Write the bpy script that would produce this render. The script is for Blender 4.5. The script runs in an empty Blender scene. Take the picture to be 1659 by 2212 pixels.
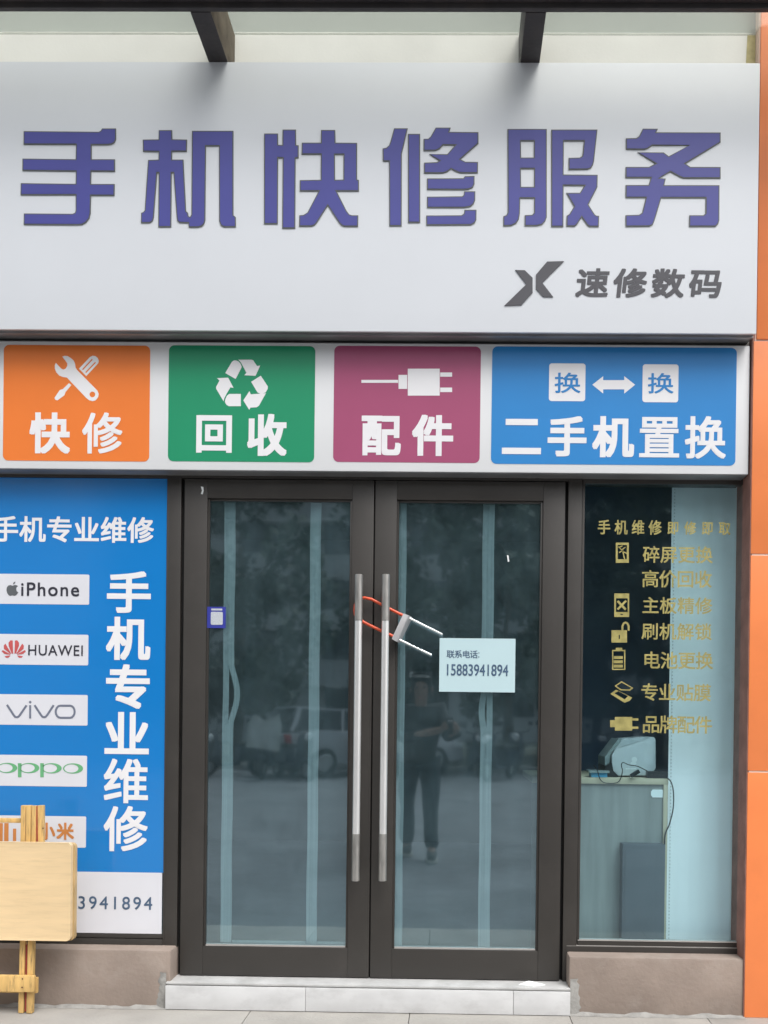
import bpy, bmesh, math, random
from mathutils import Vector, Matrix, Euler
from mathutils.geometry import tessellate_polygon
random.seed(7)
SC = bpy.context.scene
COL = SC.collection
RAD = math.radians

# ------------------------------------------------------------------ camera
CW, CH, F = 1659.0, 2212.0, 2020.0          # picture units used for measuring, focal length in them
PPX, PPY = 948.0, 1567.0                    # principal point (the photo is a shifted, upright view)
CAM = Vector((0.0, -4.2, 1.29))
ROT = (Matrix.Rotation(RAD(0.8), 3, 'Z') @ Matrix.Rotation(RAD(90 - 0.35), 3, 'X') @ Matrix.Rotation(RAD(0.68), 3, 'Z'))
cd = bpy.data.cameras.new('camera'); cam = bpy.data.objects.new('camera', cd); COL.objects.link(cam)
cam.location = CAM; cam.rotation_euler = ROT.to_euler()
cd.sensor_fit = 'VERTICAL'; cd.sensor_height = 36.0; cd.sensor_width = 27.0
cd.lens = F / CH * 36.0
cd.shift_x = (CW / 2 - PPX) / CH; cd.shift_y = (PPY - CH / 2) / CH
cd.clip_start = 0.05; cd.clip_end = 1500
SC.camera = cam

# ------------------------------------------------------------------ world, sun, exposure
w = bpy.data.worlds.new("World"); SC.world = w; w.use_nodes = True
nt = w.node_tree; bg = nt.nodes['Background']
sky = nt.nodes.new('ShaderNodeTexSky'); sky.sky_type = 'NISHITA'; sky.sun_disc = False
sky.sun_elevation = RAD(58); sky.sun_rotation = RAD(150); sky.dust_density = 4.0; sky.air_density = 1.0
hs = nt.nodes.new('ShaderNodeHueSaturation'); hs.inputs['Saturation'].default_value = 0.22
nt.links.new(sky.outputs[0], hs.inputs['Color']); nt.links.new(hs.outputs[0], bg.inputs[0])
bg.inputs[1].default_value = 0.15
sl = bpy.data.lights.new('sun', 'SUN'); sl.energy = 1.25; sl.angle = RAD(34); sl.color = (1.0, 0.97, 0.93)
so = bpy.data.objects.new('sun', sl); COL.objects.link(so)
el, az = RAD(58), RAD(150)
sd = Vector((math.sin(az) * math.cos(el), math.cos(az) * math.cos(el), math.sin(el)))
so.rotation_euler = sd.to_track_quat('Z', 'Y').to_euler(); so.location = sd * 30
SC.view_settings.view_transform = 'Standard'; SC.view_settings.look = 'None'
SC.view_settings.gamma = 1.0; SC.view_settings.exposure = 0.58
SC.cycles.use_denoising = True

# ------------------------------------------------------------------ measuring helpers
def P(px, py, Y):
    d = ROT @ Vector(((px - PPX) / F, -(py - PPY) / F, -1.0))
    t = (Y - CAM.y) / d.y
    return CAM + d * t
def R(x0, y0, x1, y1, Y):
    xm, ym = (x0 + x1) / 2, (y0 + y1) / 2
    return P(x0, ym, Y).x, P(x1, ym, Y).x, P(xm, y1, Y).z, P(xm, y0, Y).z      # x0,x1,z0,z1

# ------------------------------------------------------------------ materials
MATS = {}
def lin(c):
    return tuple((v / 255 / 12.92) if v / 255 <= 0.04045 else ((v / 255 + 0.055) / 1.055) ** 2.4 for v in c)
def mat(name, col, rough=0.6, metal=0.0, var=0.08, scale=6.0, bump=0.0, bscale=60.0, spec=0.5, coat=0.0, stretch=(1, 1, 1), dirt=None, dscale=3.0, damt=0.5):
    if name in MATS: return MATS[name]
    m = bpy.data.materials.new(name); m.use_nodes = True
    n, l = m.node_tree.nodes, m.node_tree.links
    b = n['Principled BSDF']
    b.inputs['Roughness'].default_value = rough; b.inputs['Metallic'].default_value = metal
    b.inputs['Specular IOR Level'].default_value = spec
    b.inputs['Coat Weight'].default_value = coat; b.inputs['Coat Roughness'].default_value = 0.08
    tc = n.new('ShaderNodeTexCoord'); mp = n.new('ShaderNodeMapping'); mp.inputs['Scale'].default_value = stretch
    l.new(tc.outputs['Object'], mp.inputs[0])
    nz = n.new('ShaderNodeTexNoise'); nz.inputs['Scale'].default_value = scale; nz.inputs['Detail'].default_value = 8
    l.new(mp.outputs[0], nz.inputs['Vector'])
    rp = n.new('ShaderNodeValToRGB'); e = rp.color_ramp.elements
    e[0].position, e[1].position = 0.3, 0.7
    e[0].color = (*[max(0, c * (1 - var)) for c in col], 1); e[1].color = (*[min(1, c * (1 + var)) for c in col], 1)
    l.new(nz.outputs['Fac'], rp.inputs[0]); out = rp.outputs[0]
    if dirt:
        n2 = n.new('ShaderNodeTexNoise'); n2.inputs['Scale'].default_value = dscale; n2.inputs['Detail'].default_value = 10; n2.inputs['Roughness'].default_value = 0.7
        l.new(mp.outputs[0], n2.inputs['Vector'])
        r2 = n.new('ShaderNodeValToRGB'); r2.color_ramp.elements[0].position = 0.5; r2.color_ramp.elements[1].position = 0.72
        r2.color_ramp.elements[0].color = (0, 0, 0, 1); r2.color_ramp.elements[1].color = (damt,) * 3 + (1,)
        l.new(n2.outputs['Fac'], r2.inputs[0])
        mx = n.new('ShaderNodeMixRGB'); l.new(r2.outputs[0], mx.inputs[0]); l.new(out, mx.inputs[1]); mx.inputs[2].default_value = (*dirt, 1)
        out = mx.outputs[0]
    l.new(out, b.inputs['Base Color'])
    if bump:
        n3 = n.new('ShaderNodeTexNoise'); n3.inputs['Scale'].default_value = bscale; n3.inputs['Detail'].default_value = 6
        l.new(mp.outputs[0], n3.inputs['Vector'])
        bp = n.new('ShaderNodeBump'); bp.inputs['Strength'].default_value = bump; bp.inputs['Distance'].default_value = 0.01
        l.new(n3.outputs['Fac'], bp.inputs['Height']); l.new(bp.outputs[0], b.inputs['Normal'])
    MATS[name] = m; return m

def glass_mat(name, tint, refl, haze=0.0, hazecol=(0.25, 0.40, 0.44)):
    if name in MATS: return MATS[name]
    m = bpy.data.materials.new(name); m.use_nodes = True
    n, l = m.node_tree.nodes, m.node_tree.links
    n.remove(n['Principled BSDF']); o = n['Material Output']
    tr = n.new('ShaderNodeBsdfTransparent'); tr.inputs[0].default_value = (*tint, 1)
    cur = tr.outputs[0]
    if haze:
        df = n.new('ShaderNodeBsdfDiffuse'); df.inputs[0].default_value = (*hazecol, 1)
        tc = n.new('ShaderNodeTexCoord'); nz = n.new('ShaderNodeTexNoise'); nz.inputs['Scale'].default_value = 3.0; nz.inputs['Detail'].default_value = 9; nz.inputs['Roughness'].default_value = 0.7
        l.new(tc.outputs['Object'], nz.inputs['Vector'])
        mr = n.new('ShaderNodeMapRange'); mr.inputs[1].default_value = 0.35; mr.inputs[2].default_value = 0.75; mr.inputs[3].default_value = haze * 0.4; mr.inputs[4].default_value = haze * 1.8
        l.new(nz.outputs['Fac'], mr.inputs[0])
        mx = n.new('ShaderNodeMixShader'); l.new(mr.outputs[0], mx.inputs[0]); l.new(cur, mx.inputs[1]); l.new(df.outputs[0], mx.inputs[2]); cur = mx.outputs[0]
    if refl:
        gl = n.new('ShaderNodeBsdfGlossy'); gl.inputs['Roughness'].default_value = 0.03; gl.inputs[0].default_value = (0.72, 0.91, 1.0, 1)
        tc = n.new('ShaderNodeTexCoord'); nz = n.new('ShaderNodeTexNoise'); nz.inputs['Scale'].default_value = 2.2
        l.new(tc.outputs['Object'], nz.inputs['Vector'])
        bp = n.new('ShaderNodeBump'); bp.inputs['Strength'].default_value = 0.11; bp.inputs['Distance'].default_value = 0.01; l.new(nz.outputs['Fac'], bp.inputs['Height']); l.new(bp.outputs[0], gl.inputs['Normal'])
        fr = n.new('ShaderNodeFresnel'); ge = n.new('ShaderNodeNewGeometry'); io = n.new('ShaderNodeMapRange'); io.inputs[3].default_value = 1.45; io.inputs[4].default_value = 1 / 1.45
        l.new(ge.outputs['Backfacing'], io.inputs[0]); l.new(io.outputs[0], fr.inputs[0])     # same reflectance from both sides of the sheet
        ad = n.new('ShaderNodeMath'); ad.operation = 'ADD'; ad.use_clamp = True; ad.inputs[1].default_value = refl; l.new(fr.outputs[0], ad.inputs[0])
        mx = n.new('ShaderNodeMixShader'); l.new(ad.outputs[0], mx.inputs[0]); l.new(cur, mx.inputs[1]); l.new(gl.outputs[0], mx.inputs[2]); cur = mx.outputs[0]
    l.new(cur, o.inputs[0]); MATS[name] = m; return m

def translucent_mat(name, col, thru):
    if name in MATS: return MATS[name]
    m = bpy.data.materials.new(name); m.use_nodes = True
    n, l = m.node_tree.nodes, m.node_tree.links
    n.remove(n['Principled BSDF']); o = n['Material Output']
    tl = n.new('ShaderNodeBsdfTranslucent'); tl.inputs[0].default_value = (*col, 1)
    df = n.new('ShaderNodeBsdfDiffuse'); df.inputs[0].default_value = (*col, 1)
    tr = n.new('ShaderNodeBsdfTransparent'); tr.inputs[0].default_value = (*[min(1, c * 1.15) for c in col], 1)
    tc = n.new('ShaderNodeTexCoord'); mp = n.new('ShaderNodeMapping'); mp.inputs['Scale'].default_value = (90, 1, 0.6); nz = n.new('ShaderNodeTexNoise'); nz.inputs['Scale'].default_value = 1.6; nz.inputs['Detail'].default_value = 4
    l.new(tc.outputs['Object'], mp.inputs[0]); l.new(mp.outputs[0], nz.inputs['Vector']); rp = n.new('ShaderNodeValToRGB'); rp.color_ramp.elements[0].position = 0.3; rp.color_ramp.elements[1].position = 0.7
    rp.color_ramp.elements[0].color = (*[c * 0.78 for c in col], 1); rp.color_ramp.elements[1].color = (*col, 1); l.new(nz.outputs['Fac'], rp.inputs[0])
    if 'band' in name: l.new(rp.outputs[0], tl.inputs[0]); l.new(rp.outputs[0], df.inputs[0])
    m1 = n.new('ShaderNodeMixShader'); m1.inputs[0].default_value = 0.72; l.new(tl.outputs[0], m1.inputs[1]); l.new(df.outputs[0], m1.inputs[2])
    m2 = n.new('ShaderNodeMixShader'); m2.inputs[0].default_value = thru; l.new(m1.outputs[0], m2.inputs[1]); l.new(tr.outputs[0], m2.inputs[2])
    l.new(m2.outputs[0], o.inputs[0]); MATS[name] = m; return m

M = dict(
    sign=mat('white_sign_panel', (0.72, 0.75, 0.79), 0.38, var=0.015, scale=2.5, spec=0.4),
    alu=mat('brushed_sheet_metal', (0.33, 0.33, 0.34), 0.42, 0.6, var=0.25, scale=5, stretch=(0.6, 1, 6)),
    board=mat('white_banner_film', (0.74, 0.755, 0.77), 0.35, var=0.02, scale=3),
    violet=mat('violet_acrylic', (0.064, 0.068, 0.31), 0.35, var=0.04),
    edge=mat('dark_letter_edge', (0.095, 0.105, 0.11), 0.5, var=0.1),
    logo=mat('grey_logo_vinyl', (0.068, 0.068, 0.08), 0.45, var=0.05),
    orange=mat('orange_print', (0.80, 0.20, 0.035), 0.35, var=0.02), green=mat('green_print', (0.012, 0.27, 0.13), 0.35, var=0.02),
    plum=mat('plum_print', (0.36, 0.075, 0.165), 0.35, var=0.02), blue=mat('blue_print', (0.025, 0.23, 0.58), 0.35, var=0.02),
    white=mat('white_print', (0.80, 0.80, 0.82), 0.4, var=0.02),
    poster=mat('poster_blue_film', (0.006, 0.20, 0.575), 0.22, var=0.04, scale=1.5, coat=1.0), posterw=mat('poster_white_film', (0.70, 0.71, 0.76), 0.3, var=0.02, coat=0.3),
    ink=mat('black_print', (0.03, 0.03, 0.045), 0.4, var=0.05), inkg=mat('grey_print', (0.16, 0.18, 0.24), 0.4, var=0.05),
    inkb=mat('slate_blue_print', (0.07, 0.12, 0.20), 0.4, var=0.2, scale=40),
    red=mat('red_print', (0.55, 0.10, 0.10), 0.4), ppgreen=mat('green_logo_print', (0.14, 0.42, 0.20), 0.4), mior=mat('orange_logo_print', (0.62, 0.24, 0.07), 0.4),
    gold=mat('gold_vinyl', (0.50, 0.445, 0.17), 0.32, 0.35, var=0.25, scale=25),
    frame=mat('dark_bronze_aluminium', (0.042, 0.0385, 0.035), 0.42, 0.0, var=0.10, scale=3, bump=0.03, bscale=220, spec=0.45, dirt=(0.14, 0.13, 0.12), dscale=2.5, damt=0.12),
    gap=mat('black_rubber_seal', (0.006, 0.006, 0.006), 0.8), bead=mat('grey_sealant', (0.42, 0.40, 0.38), 0.7),
    steel=mat('polished_steel', (0.92, 0.92, 0.91), 0.33, 0.72, var=0.04), satin=mat('satin_steel', (0.42, 0.41, 0.39), 0.45, 0.85, var=0.22, scale=60, stretch=(1, 1, 0.2)),
    plaster=mat('brown_plaster', (0.285, 0.23, 0.195), 0.9, var=0.13, scale=5, bump=0.22, bscale=60, dirt=(0.40, 0.35, 0.31), dscale=7, damt=0.35),
    mortar=mat('grey_mortar', (0.30, 0.295, 0.28), 0.95, var=0.2, scale=18, bump=0.8, bscale=30),
    cream=mat('cream_wall_paint', (0.85, 0.845, 0.80), 0.75, var=0.05, scale=3, bump=0.06, bscale=80),
    tile=mat('white_marble_tile', (0.60, 0.605, 0.61), 0.35, var=0.06, scale=7, stretch=(1.4, 1, 2.6), dirt=(0.46, 0.46, 0.46), dscale=5, damt=0.7),
    concrete=mat('pale_concrete_paving', (0.35, 0.335, 0.31), 0.9, var=0.15, scale=4, bump=0.3, bscale=60, dirt=(0.25, 0.24, 0.22), dscale=2, damt=0.4),
    asphalt=mat('grey_paving', (0.185, 0.19, 0.20), 0.85, var=0.2, scale=1.2, bump=0.2, bscale=50, dirt=(0.12, 0.12, 0.12), dscale=0.4, damt=0.5),
    earth=mat('distant_ground', (0.16, 0.17, 0.14), 0.95, var=0.25, scale=0.1),
    tangerine=mat('orange_cladding_tile', (0.87, 0.25, 0.078), 0.38, var=0.04, scale=5, dirt=(0.6, 0.17, 0.06), dscale=4, damt=0.18),
    grout=mat('pale_grout', (0.80, 0.62, 0.52), 0.9), revealm=mat('brown_red_return', (0.30, 0.15, 0.12), 0.9, var=0.2, scale=12, bump=0.3),
    beam=mat('charcoal_steel_paint', (0.032, 0.029, 0.031), 0.55, var=0.2, scale=8, bump=0.1, bscale=50, dirt=(0.075, 0.062, 0.055), dscale=6, damt=0.5),
    rust=mat('weathered_rafter_side', (0.13, 0.105, 0.075), 0.85, var=0.35, scale=14, bump=0.2),
    room=mat('dim_room_paint', (0.16, 0.18, 0.18), 0.9, var=0.1, scale=1.5), roomfloor=mat('grey_floor_tile', (0.22, 0.23, 0.23), 0.5, var=0.1),
    navy=mat('navy_partition', (0.07, 0.11, 0.18), 0.7),
    pine=mat('pale_pine_wood', (0.80, 0.60, 0.35), 0.5, var=0.06, scale=3, stretch=(1.2, 1, 10), dirt=(0.55, 0.40, 0.22), dscale=5, damt=0.4, bump=0.05, bscale=30),
    pine2=mat('yellow_pine_leg', (0.68, 0.44, 0.16), 0.55, var=0.18, scale=5, stretch=(9, 4, 1), dirt=(0.15, 0.10, 0.05), dscale=10, damt=0.85, bump=0.15, bscale=40),
    pinee=mat('pine_end_grain', (0.58, 0.40, 0.19), 0.6, var=0.2, scale=12),
    deskwood=mat('birch_desk_edge', (0.50, 0.43, 0.31), 0.5, var=0.06), deskpanel=mat('grey_green_desk_panel', (0.25, 0.26, 0.25), 0.6, var=0.16, scale=4, stretch=(6, 1, 0.6)),
    cab=mat('slate_cabinet', (0.075, 0.085, 0.10), 0.6), screen=mat('white_roller_blind', (0.90, 0.905, 0.91), 0.8, var=0.04, scale=1.2, stretch=(2, 1, 1)),
    printer=mat('pale_grey_plastic', (0.62, 0.66, 0.68), 0.4), dark=mat('black_plastic', (0.012, 0.013, 0.015), 0.4), tray=mat('smoky_tray', (0.28, 0.33, 0.33), 0.3),
    bluebox=mat('light_blue_card', (0.08, 0.35, 0.60), 0.5), sticker=mat('royal_blue_sticker', (0.04, 0.05, 0.33), 0.35),
    noticep=mat('glass_tinted_paper', (0.50, 0.67, 0.71), 0.5, var=0.015), paper=mat('white_paper', (0.82, 0.85, 0.85), 0.7, var=0.01), redpvc=mat('orange_red_sleeve', (0.72, 0.09, 0.03), 0.35, var=0.1, scale=30), zinc=mat('grey_lock_zinc', (0.50, 0.50, 0.51), 0.4, 0.3, var=0.08),
    chrome=mat('bright_zinc_rod', (0.80, 0.83, 0.82), 0.25, 0.4),
    bark=mat('brown_bark', (0.09, 0.07, 0.05), 0.9, var=0.3), leaf=mat('dark_leaf', (0.08, 0.11, 0.075), 0.6, var=0.5, scale=0.8),
    carw=mat('white_car_paint', (0.50, 0.51, 0.53), 0.2, var=0.01, coat=0.6), carg=mat('dark_car_glass', (0.02, 0.025, 0.03), 0.08), tyre=mat('black_tyre', (0.015, 0.015, 0.015), 0.85), rim=mat('alloy_rim', (0.5, 0.5, 0.5), 0.35, 0.7),
    tail=mat('red_tail_lens', (0.45, 0.01, 0.01), 0.25), head=mat('clear_lamp_lens', (0.7, 0.72, 0.72), 0.2),
    scoot=mat('navy_scooter_panel', (0.035, 0.045, 0.07), 0.3), seat=mat('black_vinyl_seat', (0.02, 0.02, 0.02), 0.6), quilt=mat('pale_wind_apron', (0.55, 0.58, 0.56), 0.9),
    skin=mat('skin', (0.30, 0.18, 0.13), 0.55), hair=mat('black_hair', (0.012, 0.010, 0.010), 0.5), jacket=mat('black_jacket_cloth', (0.018, 0.020, 0.022), 0.85), jeans=mat('charcoal_trousers', (0.03, 0.035, 0.042), 0.9), shoe=mat('dark_shoe', (0.03, 0.035, 0.03), 0.7), sole=mat('pale_shoe_sole', (0.5, 0.5, 0.46), 0.7),
    wallb=mat('grey_beige_apartment_wall', (0.42, 0.43, 0.44), 0.9, var=0.1, scale=0.3), win=mat('dull_window_pane', (0.05, 0.06, 0.07), 0.2), rail=mat('pale_balcony_rail', (0.5, 0.5, 0.5), 0.5), kerbm=mat('kerb_stone', (0.36, 0.36, 0.34), 0.9),
    soil=mat('dark_bed_soil', (0.06, 0.06, 0.04), 0.95, var=0.3, scale=3),
)
M['glass'] = glass_mat('green_tinted_glass', (0.68, 0.85, 0.89), 0.235, haze=0.135, hazecol=(0.22, 0.34, 0.39))
M['glass2'] = glass_mat('clear_shop_glass', (0.77, 0.955, 1.0), 0.10, haze=0.02)
M['sheet'] = glass_mat('soft_curtain_film', (0.78, 0.86, 0.86), 0.03, haze=0.05)
M['band'] = translucent_mat('frosted_curtain_band', (0.74, 0.80, 0.81), 0.22)
M['canopy'] = translucent_mat('frosted_canopy_glass', (0.86, 0.885, 0.85), 0.80)

for k_ in ('poster', 'posterw'): M[k_].node_tree.nodes['Principled BSDF'].inputs['Coat IOR'].default_value = 1.55
# ------------------------------------------------------------------ mesh builder
class MB:
    def __init__(s): s.v, s.f, s.mi = [], [], []
    def add(s, vs, fs, k=0):
        o = len(s.v); s.v += [Vector(v) for v in vs]; s.f += [tuple(i + o for i in f) for f in fs]; s.mi += [k] * len(fs); return s
    def box(s, x0, x1, y0, y1, z0, z1, k=0, rot=None):
        vs = [Vector((x, y, z)) for x in (x0, x1) for y in (y0, y1) for z in (z0, z1)]
        if rot:
            c = Vector(((x0 + x1) / 2, (y0 + y1) / 2, (z0 + z1) / 2)); vs = [c + rot @ (v - c) for v in vs]
        return s.add(vs, [(0, 1, 3, 2), (4, 6, 7, 5), (0, 4, 5, 1), (2, 3, 7, 6), (0, 2, 6, 4), (1, 5, 7, 3)], k)
    def bar(s, a, b, wid, dep, k=0, up=Vector((0, -1, 0))):       # rectangular bar from a to b
        a, b = Vector(a), Vector(b); d = (b - a).normalized(); n = (up - d * up.dot(d)).normalized(); u = d.cross(n)
        vs = [p + u * (wid / 2 * i) + n * (dep / 2 * j) for p in (a, b) for i, j in ((-1, -1), (1, -1), (1, 1), (-1, 1))]
        return s.add(vs, [(3, 2, 1, 0), (4, 5, 6, 7), (0, 1, 5, 4), (1, 2, 6, 5), (2, 3, 7, 6), (3, 0, 4, 7)], k)
    def tube(s, pts, r, n=14, k=0, cap=True):
        pts = [Vector(p) for p in pts]; rs = r if isinstance(r, (list, tuple)) else [r] * len(pts)
        vs, fs, N = [], [], None
        for i, p in enumerate(pts):
            t = ((pts[min(i + 1, len(pts) - 1)] - p).normalized() + (p - pts[max(i - 1, 0)]).normalized()).normalized()
            if N is None: N = t.orthogonal().normalized()
            N = (N - t * N.dot(t)).normalized(); B = t.cross(N)
            for j in range(n):
                a = 2 * math.pi * j / n; vs.append(p + (N * math.cos(a) + B * math.sin(a)) * rs[i])
        for i in range(len(pts) - 1):
            for j in range(n):
                fs.append((i * n + j, i * n + (j + 1) % n, (i + 1) * n + (j + 1) % n, (i + 1) * n + j))
        if cap: fs += [tuple(reversed(range(n))), tuple((len(pts) - 1) * n + j for j in range(n))]
        return s.add(vs, fs, k)
    def lathe(s, prof, axis='Y', c=(0, 0, 0), n=24, k=0):         # prof: (radius, height) list
        vs, fs = [], []
        for r, h in prof:
            for j in range(n):
                a = 2 * math.pi * j / n; x, y = r * math.cos(a), r * math.sin(a)
                vs.append(Vector(c) + Vector({'Y': (x, h, y), 'X': (h, x, y), 'Z': (x, y, h)}[axis]))
        for i in range(len(prof) - 1):
            for j in range(n): fs.append((i * n + j, i * n + (j + 1) % n, (i + 1) * n + (j + 1) % n, (i + 1) * n + j))
        return s.add(vs, fs, k)
    def poly(s, loops, front, back=None, k=0, ks=None):
        """loops: list of outlines (outer first, then holes) as world points at the front plane; back = depth in +Y"""
        loops = [[Vector(p) for p in lp] for lp in loops]
        flat = [p for lp in loops for p in lp]
        tris = tessellate_polygon([[Vector((p.x, p.z, 0)) for p in lp] for lp in loops])
        fl = []
        for t in tris:
            a, b, c = (flat[i] for i in t)
            if (b.x - a.x) * (c.z - a.z) - (b.z - a.z) * (c.x - a.x) < 0: t = (t[0], t[2], t[1])
            fl.append(tuple(t))
        s.add([Vector((p.x, front, p.z)) for p in flat], fl, k)
        if back is not None:
            for lp in loops:
                n = len(lp)
                s.add([Vector((p.x, front, p.z)) for p in lp] + [Vector((p.x, back, p.z)) for p in lp],
                      [(i, (i + 1) % n, n + (i + 1) % n, n + i) for i in range(n)], k if ks is None else ks)
        return s

def origin(o):
    v = Vector((0, 0, 0))
    while o is not None: v += o.location; o = o.parent
    return v
def ob(name, mb, m, parent=None, bevel=0.0, smooth=None, label=None):
    me = bpy.data.meshes.new(name); og = origin(parent)
    me.from_pydata([v - og for v in mb.v], [], mb.f)
    ms = m if isinstance(m, (list, tuple)) else [m]
    for x in ms: me.materials.append(x)
    for p, k in zip(me.polygons, mb.mi): p.material_index = k
    if bevel:
        bm = bmesh.new(); bm.from_mesh(me); bmesh.ops.remove_doubles(bm, verts=bm.verts, dist=1e-6)
        ed = [e for e in bm.edges if len(e.link_faces) == 2 and e.calc_face_angle(0) > 0.6]
        bmesh.ops.bevel(bm, geom=ed, offset=bevel, segments=2, affect='EDGES', profile=0.6, clamp_overlap=True)
        bm.to_mesh(me); bm.free()
    if smooth is None: smooth = bool(bevel)
    if smooth:
        for p in me.polygons: p.use_smooth = True
        me.set_sharp_from_angle(angle=RAD(40))
    me.update()
    o = bpy.data.objects.new(name, me); COL.objects.link(o); o.parent = parent
    if label: o['label'] = label
    return o
def tag(o, label=None, cat=None, group=None, kind=None):
    for k, v in (('label', label), ('category', cat), ('group', group), ('kind', kind)):
        if v: o[k] = v
    return o
def thing(name, loc, label, cat, group=None):
    o = bpy.data.objects.new(name, None); COL.objects.link(o); o.location = loc; o.empty_display_size = 0.1
    return tag(o, label, cat, group)
def copy_tree(o, parent=None):
    c = o.copy(); COL.objects.link(c); c.parent = parent
    for ch in list(o.children): copy_tree(ch, c)
    return c
def RB(mb, x0, y0, x1, y1, Yf, Yb, k=0):                            # box from a picture rectangle measured at its front plane
    a, b, c, d = R(x0, y0, x1, y1, Yf); return mb.box(a, b, Yf, Yb, c, d, k)
def rrect(x0, x1, z0, z1, r, n=6):
    out = []
    for cx, cz, a0 in ((x1 - r, z0 + r, -90), (x1 - r, z1 - r, 0), (x0 + r, z1 - r, 90), (x0 + r, z0 + r, 180)):
        for i in range(n + 1):
            a = RAD(a0 + 90 * i / n); out.append(Vector((cx + r * math.cos(a), 0, cz + r * math.sin(a))))
    return out
def PL(pts, Y, fx=lambda x, y: (x, y)):
    return [P(*fx(x, y), Y) for x, y in pts]
def crop(x0, y0, k):                                               # zoomed-crop coordinates -> picture units
    return lambda x, y: ((x0 + x * k) * CW / 2736.0, (y0 + y * k) * CW / 2736.0)

# ------------------------------------------------------------------ lettering
_G = {}
def glyph(ch, space=1.0):
    if (ch, space) in _G: return _G[(ch, space)]
    cu = bpy.data.curves.new('t', 'FONT'); cu.body = ch; cu.size = 1.0; cu.resolution_u = 4; cu.space_character = space
    o = bpy.data.objects.new('t', cu); COL.objects.link(o)
    dg = bpy.context.evaluated_depsgraph_get(); me = bpy.data.meshes.new_from_object(o.evaluated_get(dg))
    vs = [(v.co.x, v.co.y) for v in me.vertices]; fs = [tuple(p.vertices) for p in me.polygons]
    bpy.data.objects.remove(o); bpy.data.curves.remove(cu); bpy.data.meshes.remove(me)
    if not vs: vs, fs = [(0, 0), (0.001, 0), (0, 0.001)], [(0, 1, 2)]
    xs, ys = [v[0] for v in vs], [v[1] for v in vs]
    _G[(ch, space)] = (vs, fs, (min(xs), min(ys), max(xs), max(ys))); return _G[(ch, space)]
EPS = 0.00005
def fit(mb, ch, rect, Y, bold=0.0, shear=0.0, k=0, space=1.0):
    """fill the picture rectangle with the text ch; bold = stroke growth as a share of the height"""
    vs, fs, (a, b, c, d) = glyph(ch, space); x0, x1, z0, z1 = R(*rect, Y); g = bold * (z1 - z0)
    offs = [(0, 0)] if not bold else [(i, j) for i in (-1, -.4, .4, 1) for j in (-1, -.4, .4, 1)]
    for q, (i, j) in enumerate(offs):
        V = []
        for x, y in vs:
            u, v = (x - a) / (c - a), (y - b) / max(1e-6, d - b)
            V.append(Vector((x0 + g + u * (x1 - x0 - 2 * g) + i * g + shear * (v - 0.5) * (z1 - z0), Y - EPS * q, z0 + g + v * (z1 - z0 - 2 * g) + j * g)))
        mb.add(V, fs, k)
    return mb
def line(mb, s, rect, Y, bold=0.0, shear=0.0, k=0, wide=1.0):
    """row of square characters spread evenly over the rectangle"""
    x0, x1, z0, z1 = R(*rect, Y); hh = z1 - z0
    _, _, (ra, rb, rc, rd) = glyph('国'); cxr, cyr, hr = (ra + rc) / 2, (rb + rd) / 2, (rd - rb) * 1.02
    sc = hh / hr; n = len(s); cw = (rc - ra) * sc * wide
    step = ((x1 - x0) - cw) / (n - 1) if n > 1 else 0; sx = sc * wide * (min(1.0, step / cw) if n > 1 else 1)
    g = bold * hh
    for q0, ch in enumerate(s):
        if ch == ' ': continue
        vs, fs, _ = glyph(ch); cx = x0 + cw / 2 + step * q0; cz = (z0 + z1) / 2
        offs = [(0, 0)] if not bold else [(i, j) for i in (-1, 0, 1) for j in (-1, 0, 1)]
        for q, (i, j) in enumerate(offs):
            mb.add([Vector((cx + (x - cxr) * sx + i * g + shear * (y - cyr) * sc, Y - EPS * q, cz + (y - cyr) * sc + j * g)) for x, y in vs], fs, k)
    return mb
def inset(loop, d):
    """move an outline inwards (d>0, loop counter-clockwise in x,z)"""
    n = len(loop); out = []
    for i in range(n):
        a, b, c = loop[i - 1], loop[i], loop[(i + 1) % n]
        e1 = Vector((b.x - a.x, b.z - a.z)).normalized(); e2 = Vector((c.x - b.x, c.z - b.z)).normalized()
        n1, n2 = Vector((-e1.y, e1.x)), Vector((-e2.y, e2.x)); m = n1 + n2
        if m.length < 0.3: m = n1
        else: m = m / max(0.35, m.length_squared / 2)
        out.append(Vector((b.x + m.x * d, b.y, b.z + m.y * d)))
    return out
def area(lp): return sum(lp[i - 1].x * lp[i].z - lp[i].x * lp[i - 1].z for i in range(len(lp))) / 2

# ================================================================== SETTING
Z0 = 0.0
g = MB(); g.add([(-400, -700, -0.02), (400, -700, -0.02), (400, 300, -0.02), (-400, 300, -0.02)], [(0, 1, 2, 3)])
tag(ob('ground', g, M['earth']), kind='structure')
g = MB(); g.add([(-60, -18.6, -0.008), (60, -18.6, -0.008), (60, -1.5, -0.008), (-60, -1.5, -0.008)], [(0, 1, 2, 3)])
tag(ob('forecourt', g, M['asphalt']), kind='structure')
g = MB()                                                       # row of pale paving slabs along the shop front
xj = [-40, -8, -4.2, -2.4, -0.87, -0.17, 0.53, 1.13, 2.6, 5, 9, 40]
for i in range(len(xj) - 1): g.box(xj[i] + 0.0015, xj[i + 1] - 0.0015, -0.60, 0.3, -0.05, 0.0)
for i in range(len(xj) - 1): g.box(xj[i] + 0.0515, xj[i + 1] + 0.0485, -1.52, -0.603, -0.05, 0.0)
tag(ob('pavement', g, M['concrete'], bevel=0.002), kind='structure')
g = MB(); g.box(-60, 60, -19.0, -18.6, -0.02, 0.13); tag(ob('kerb', g, M['kerbm'], bevel=0.01), kind='structure')
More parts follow.
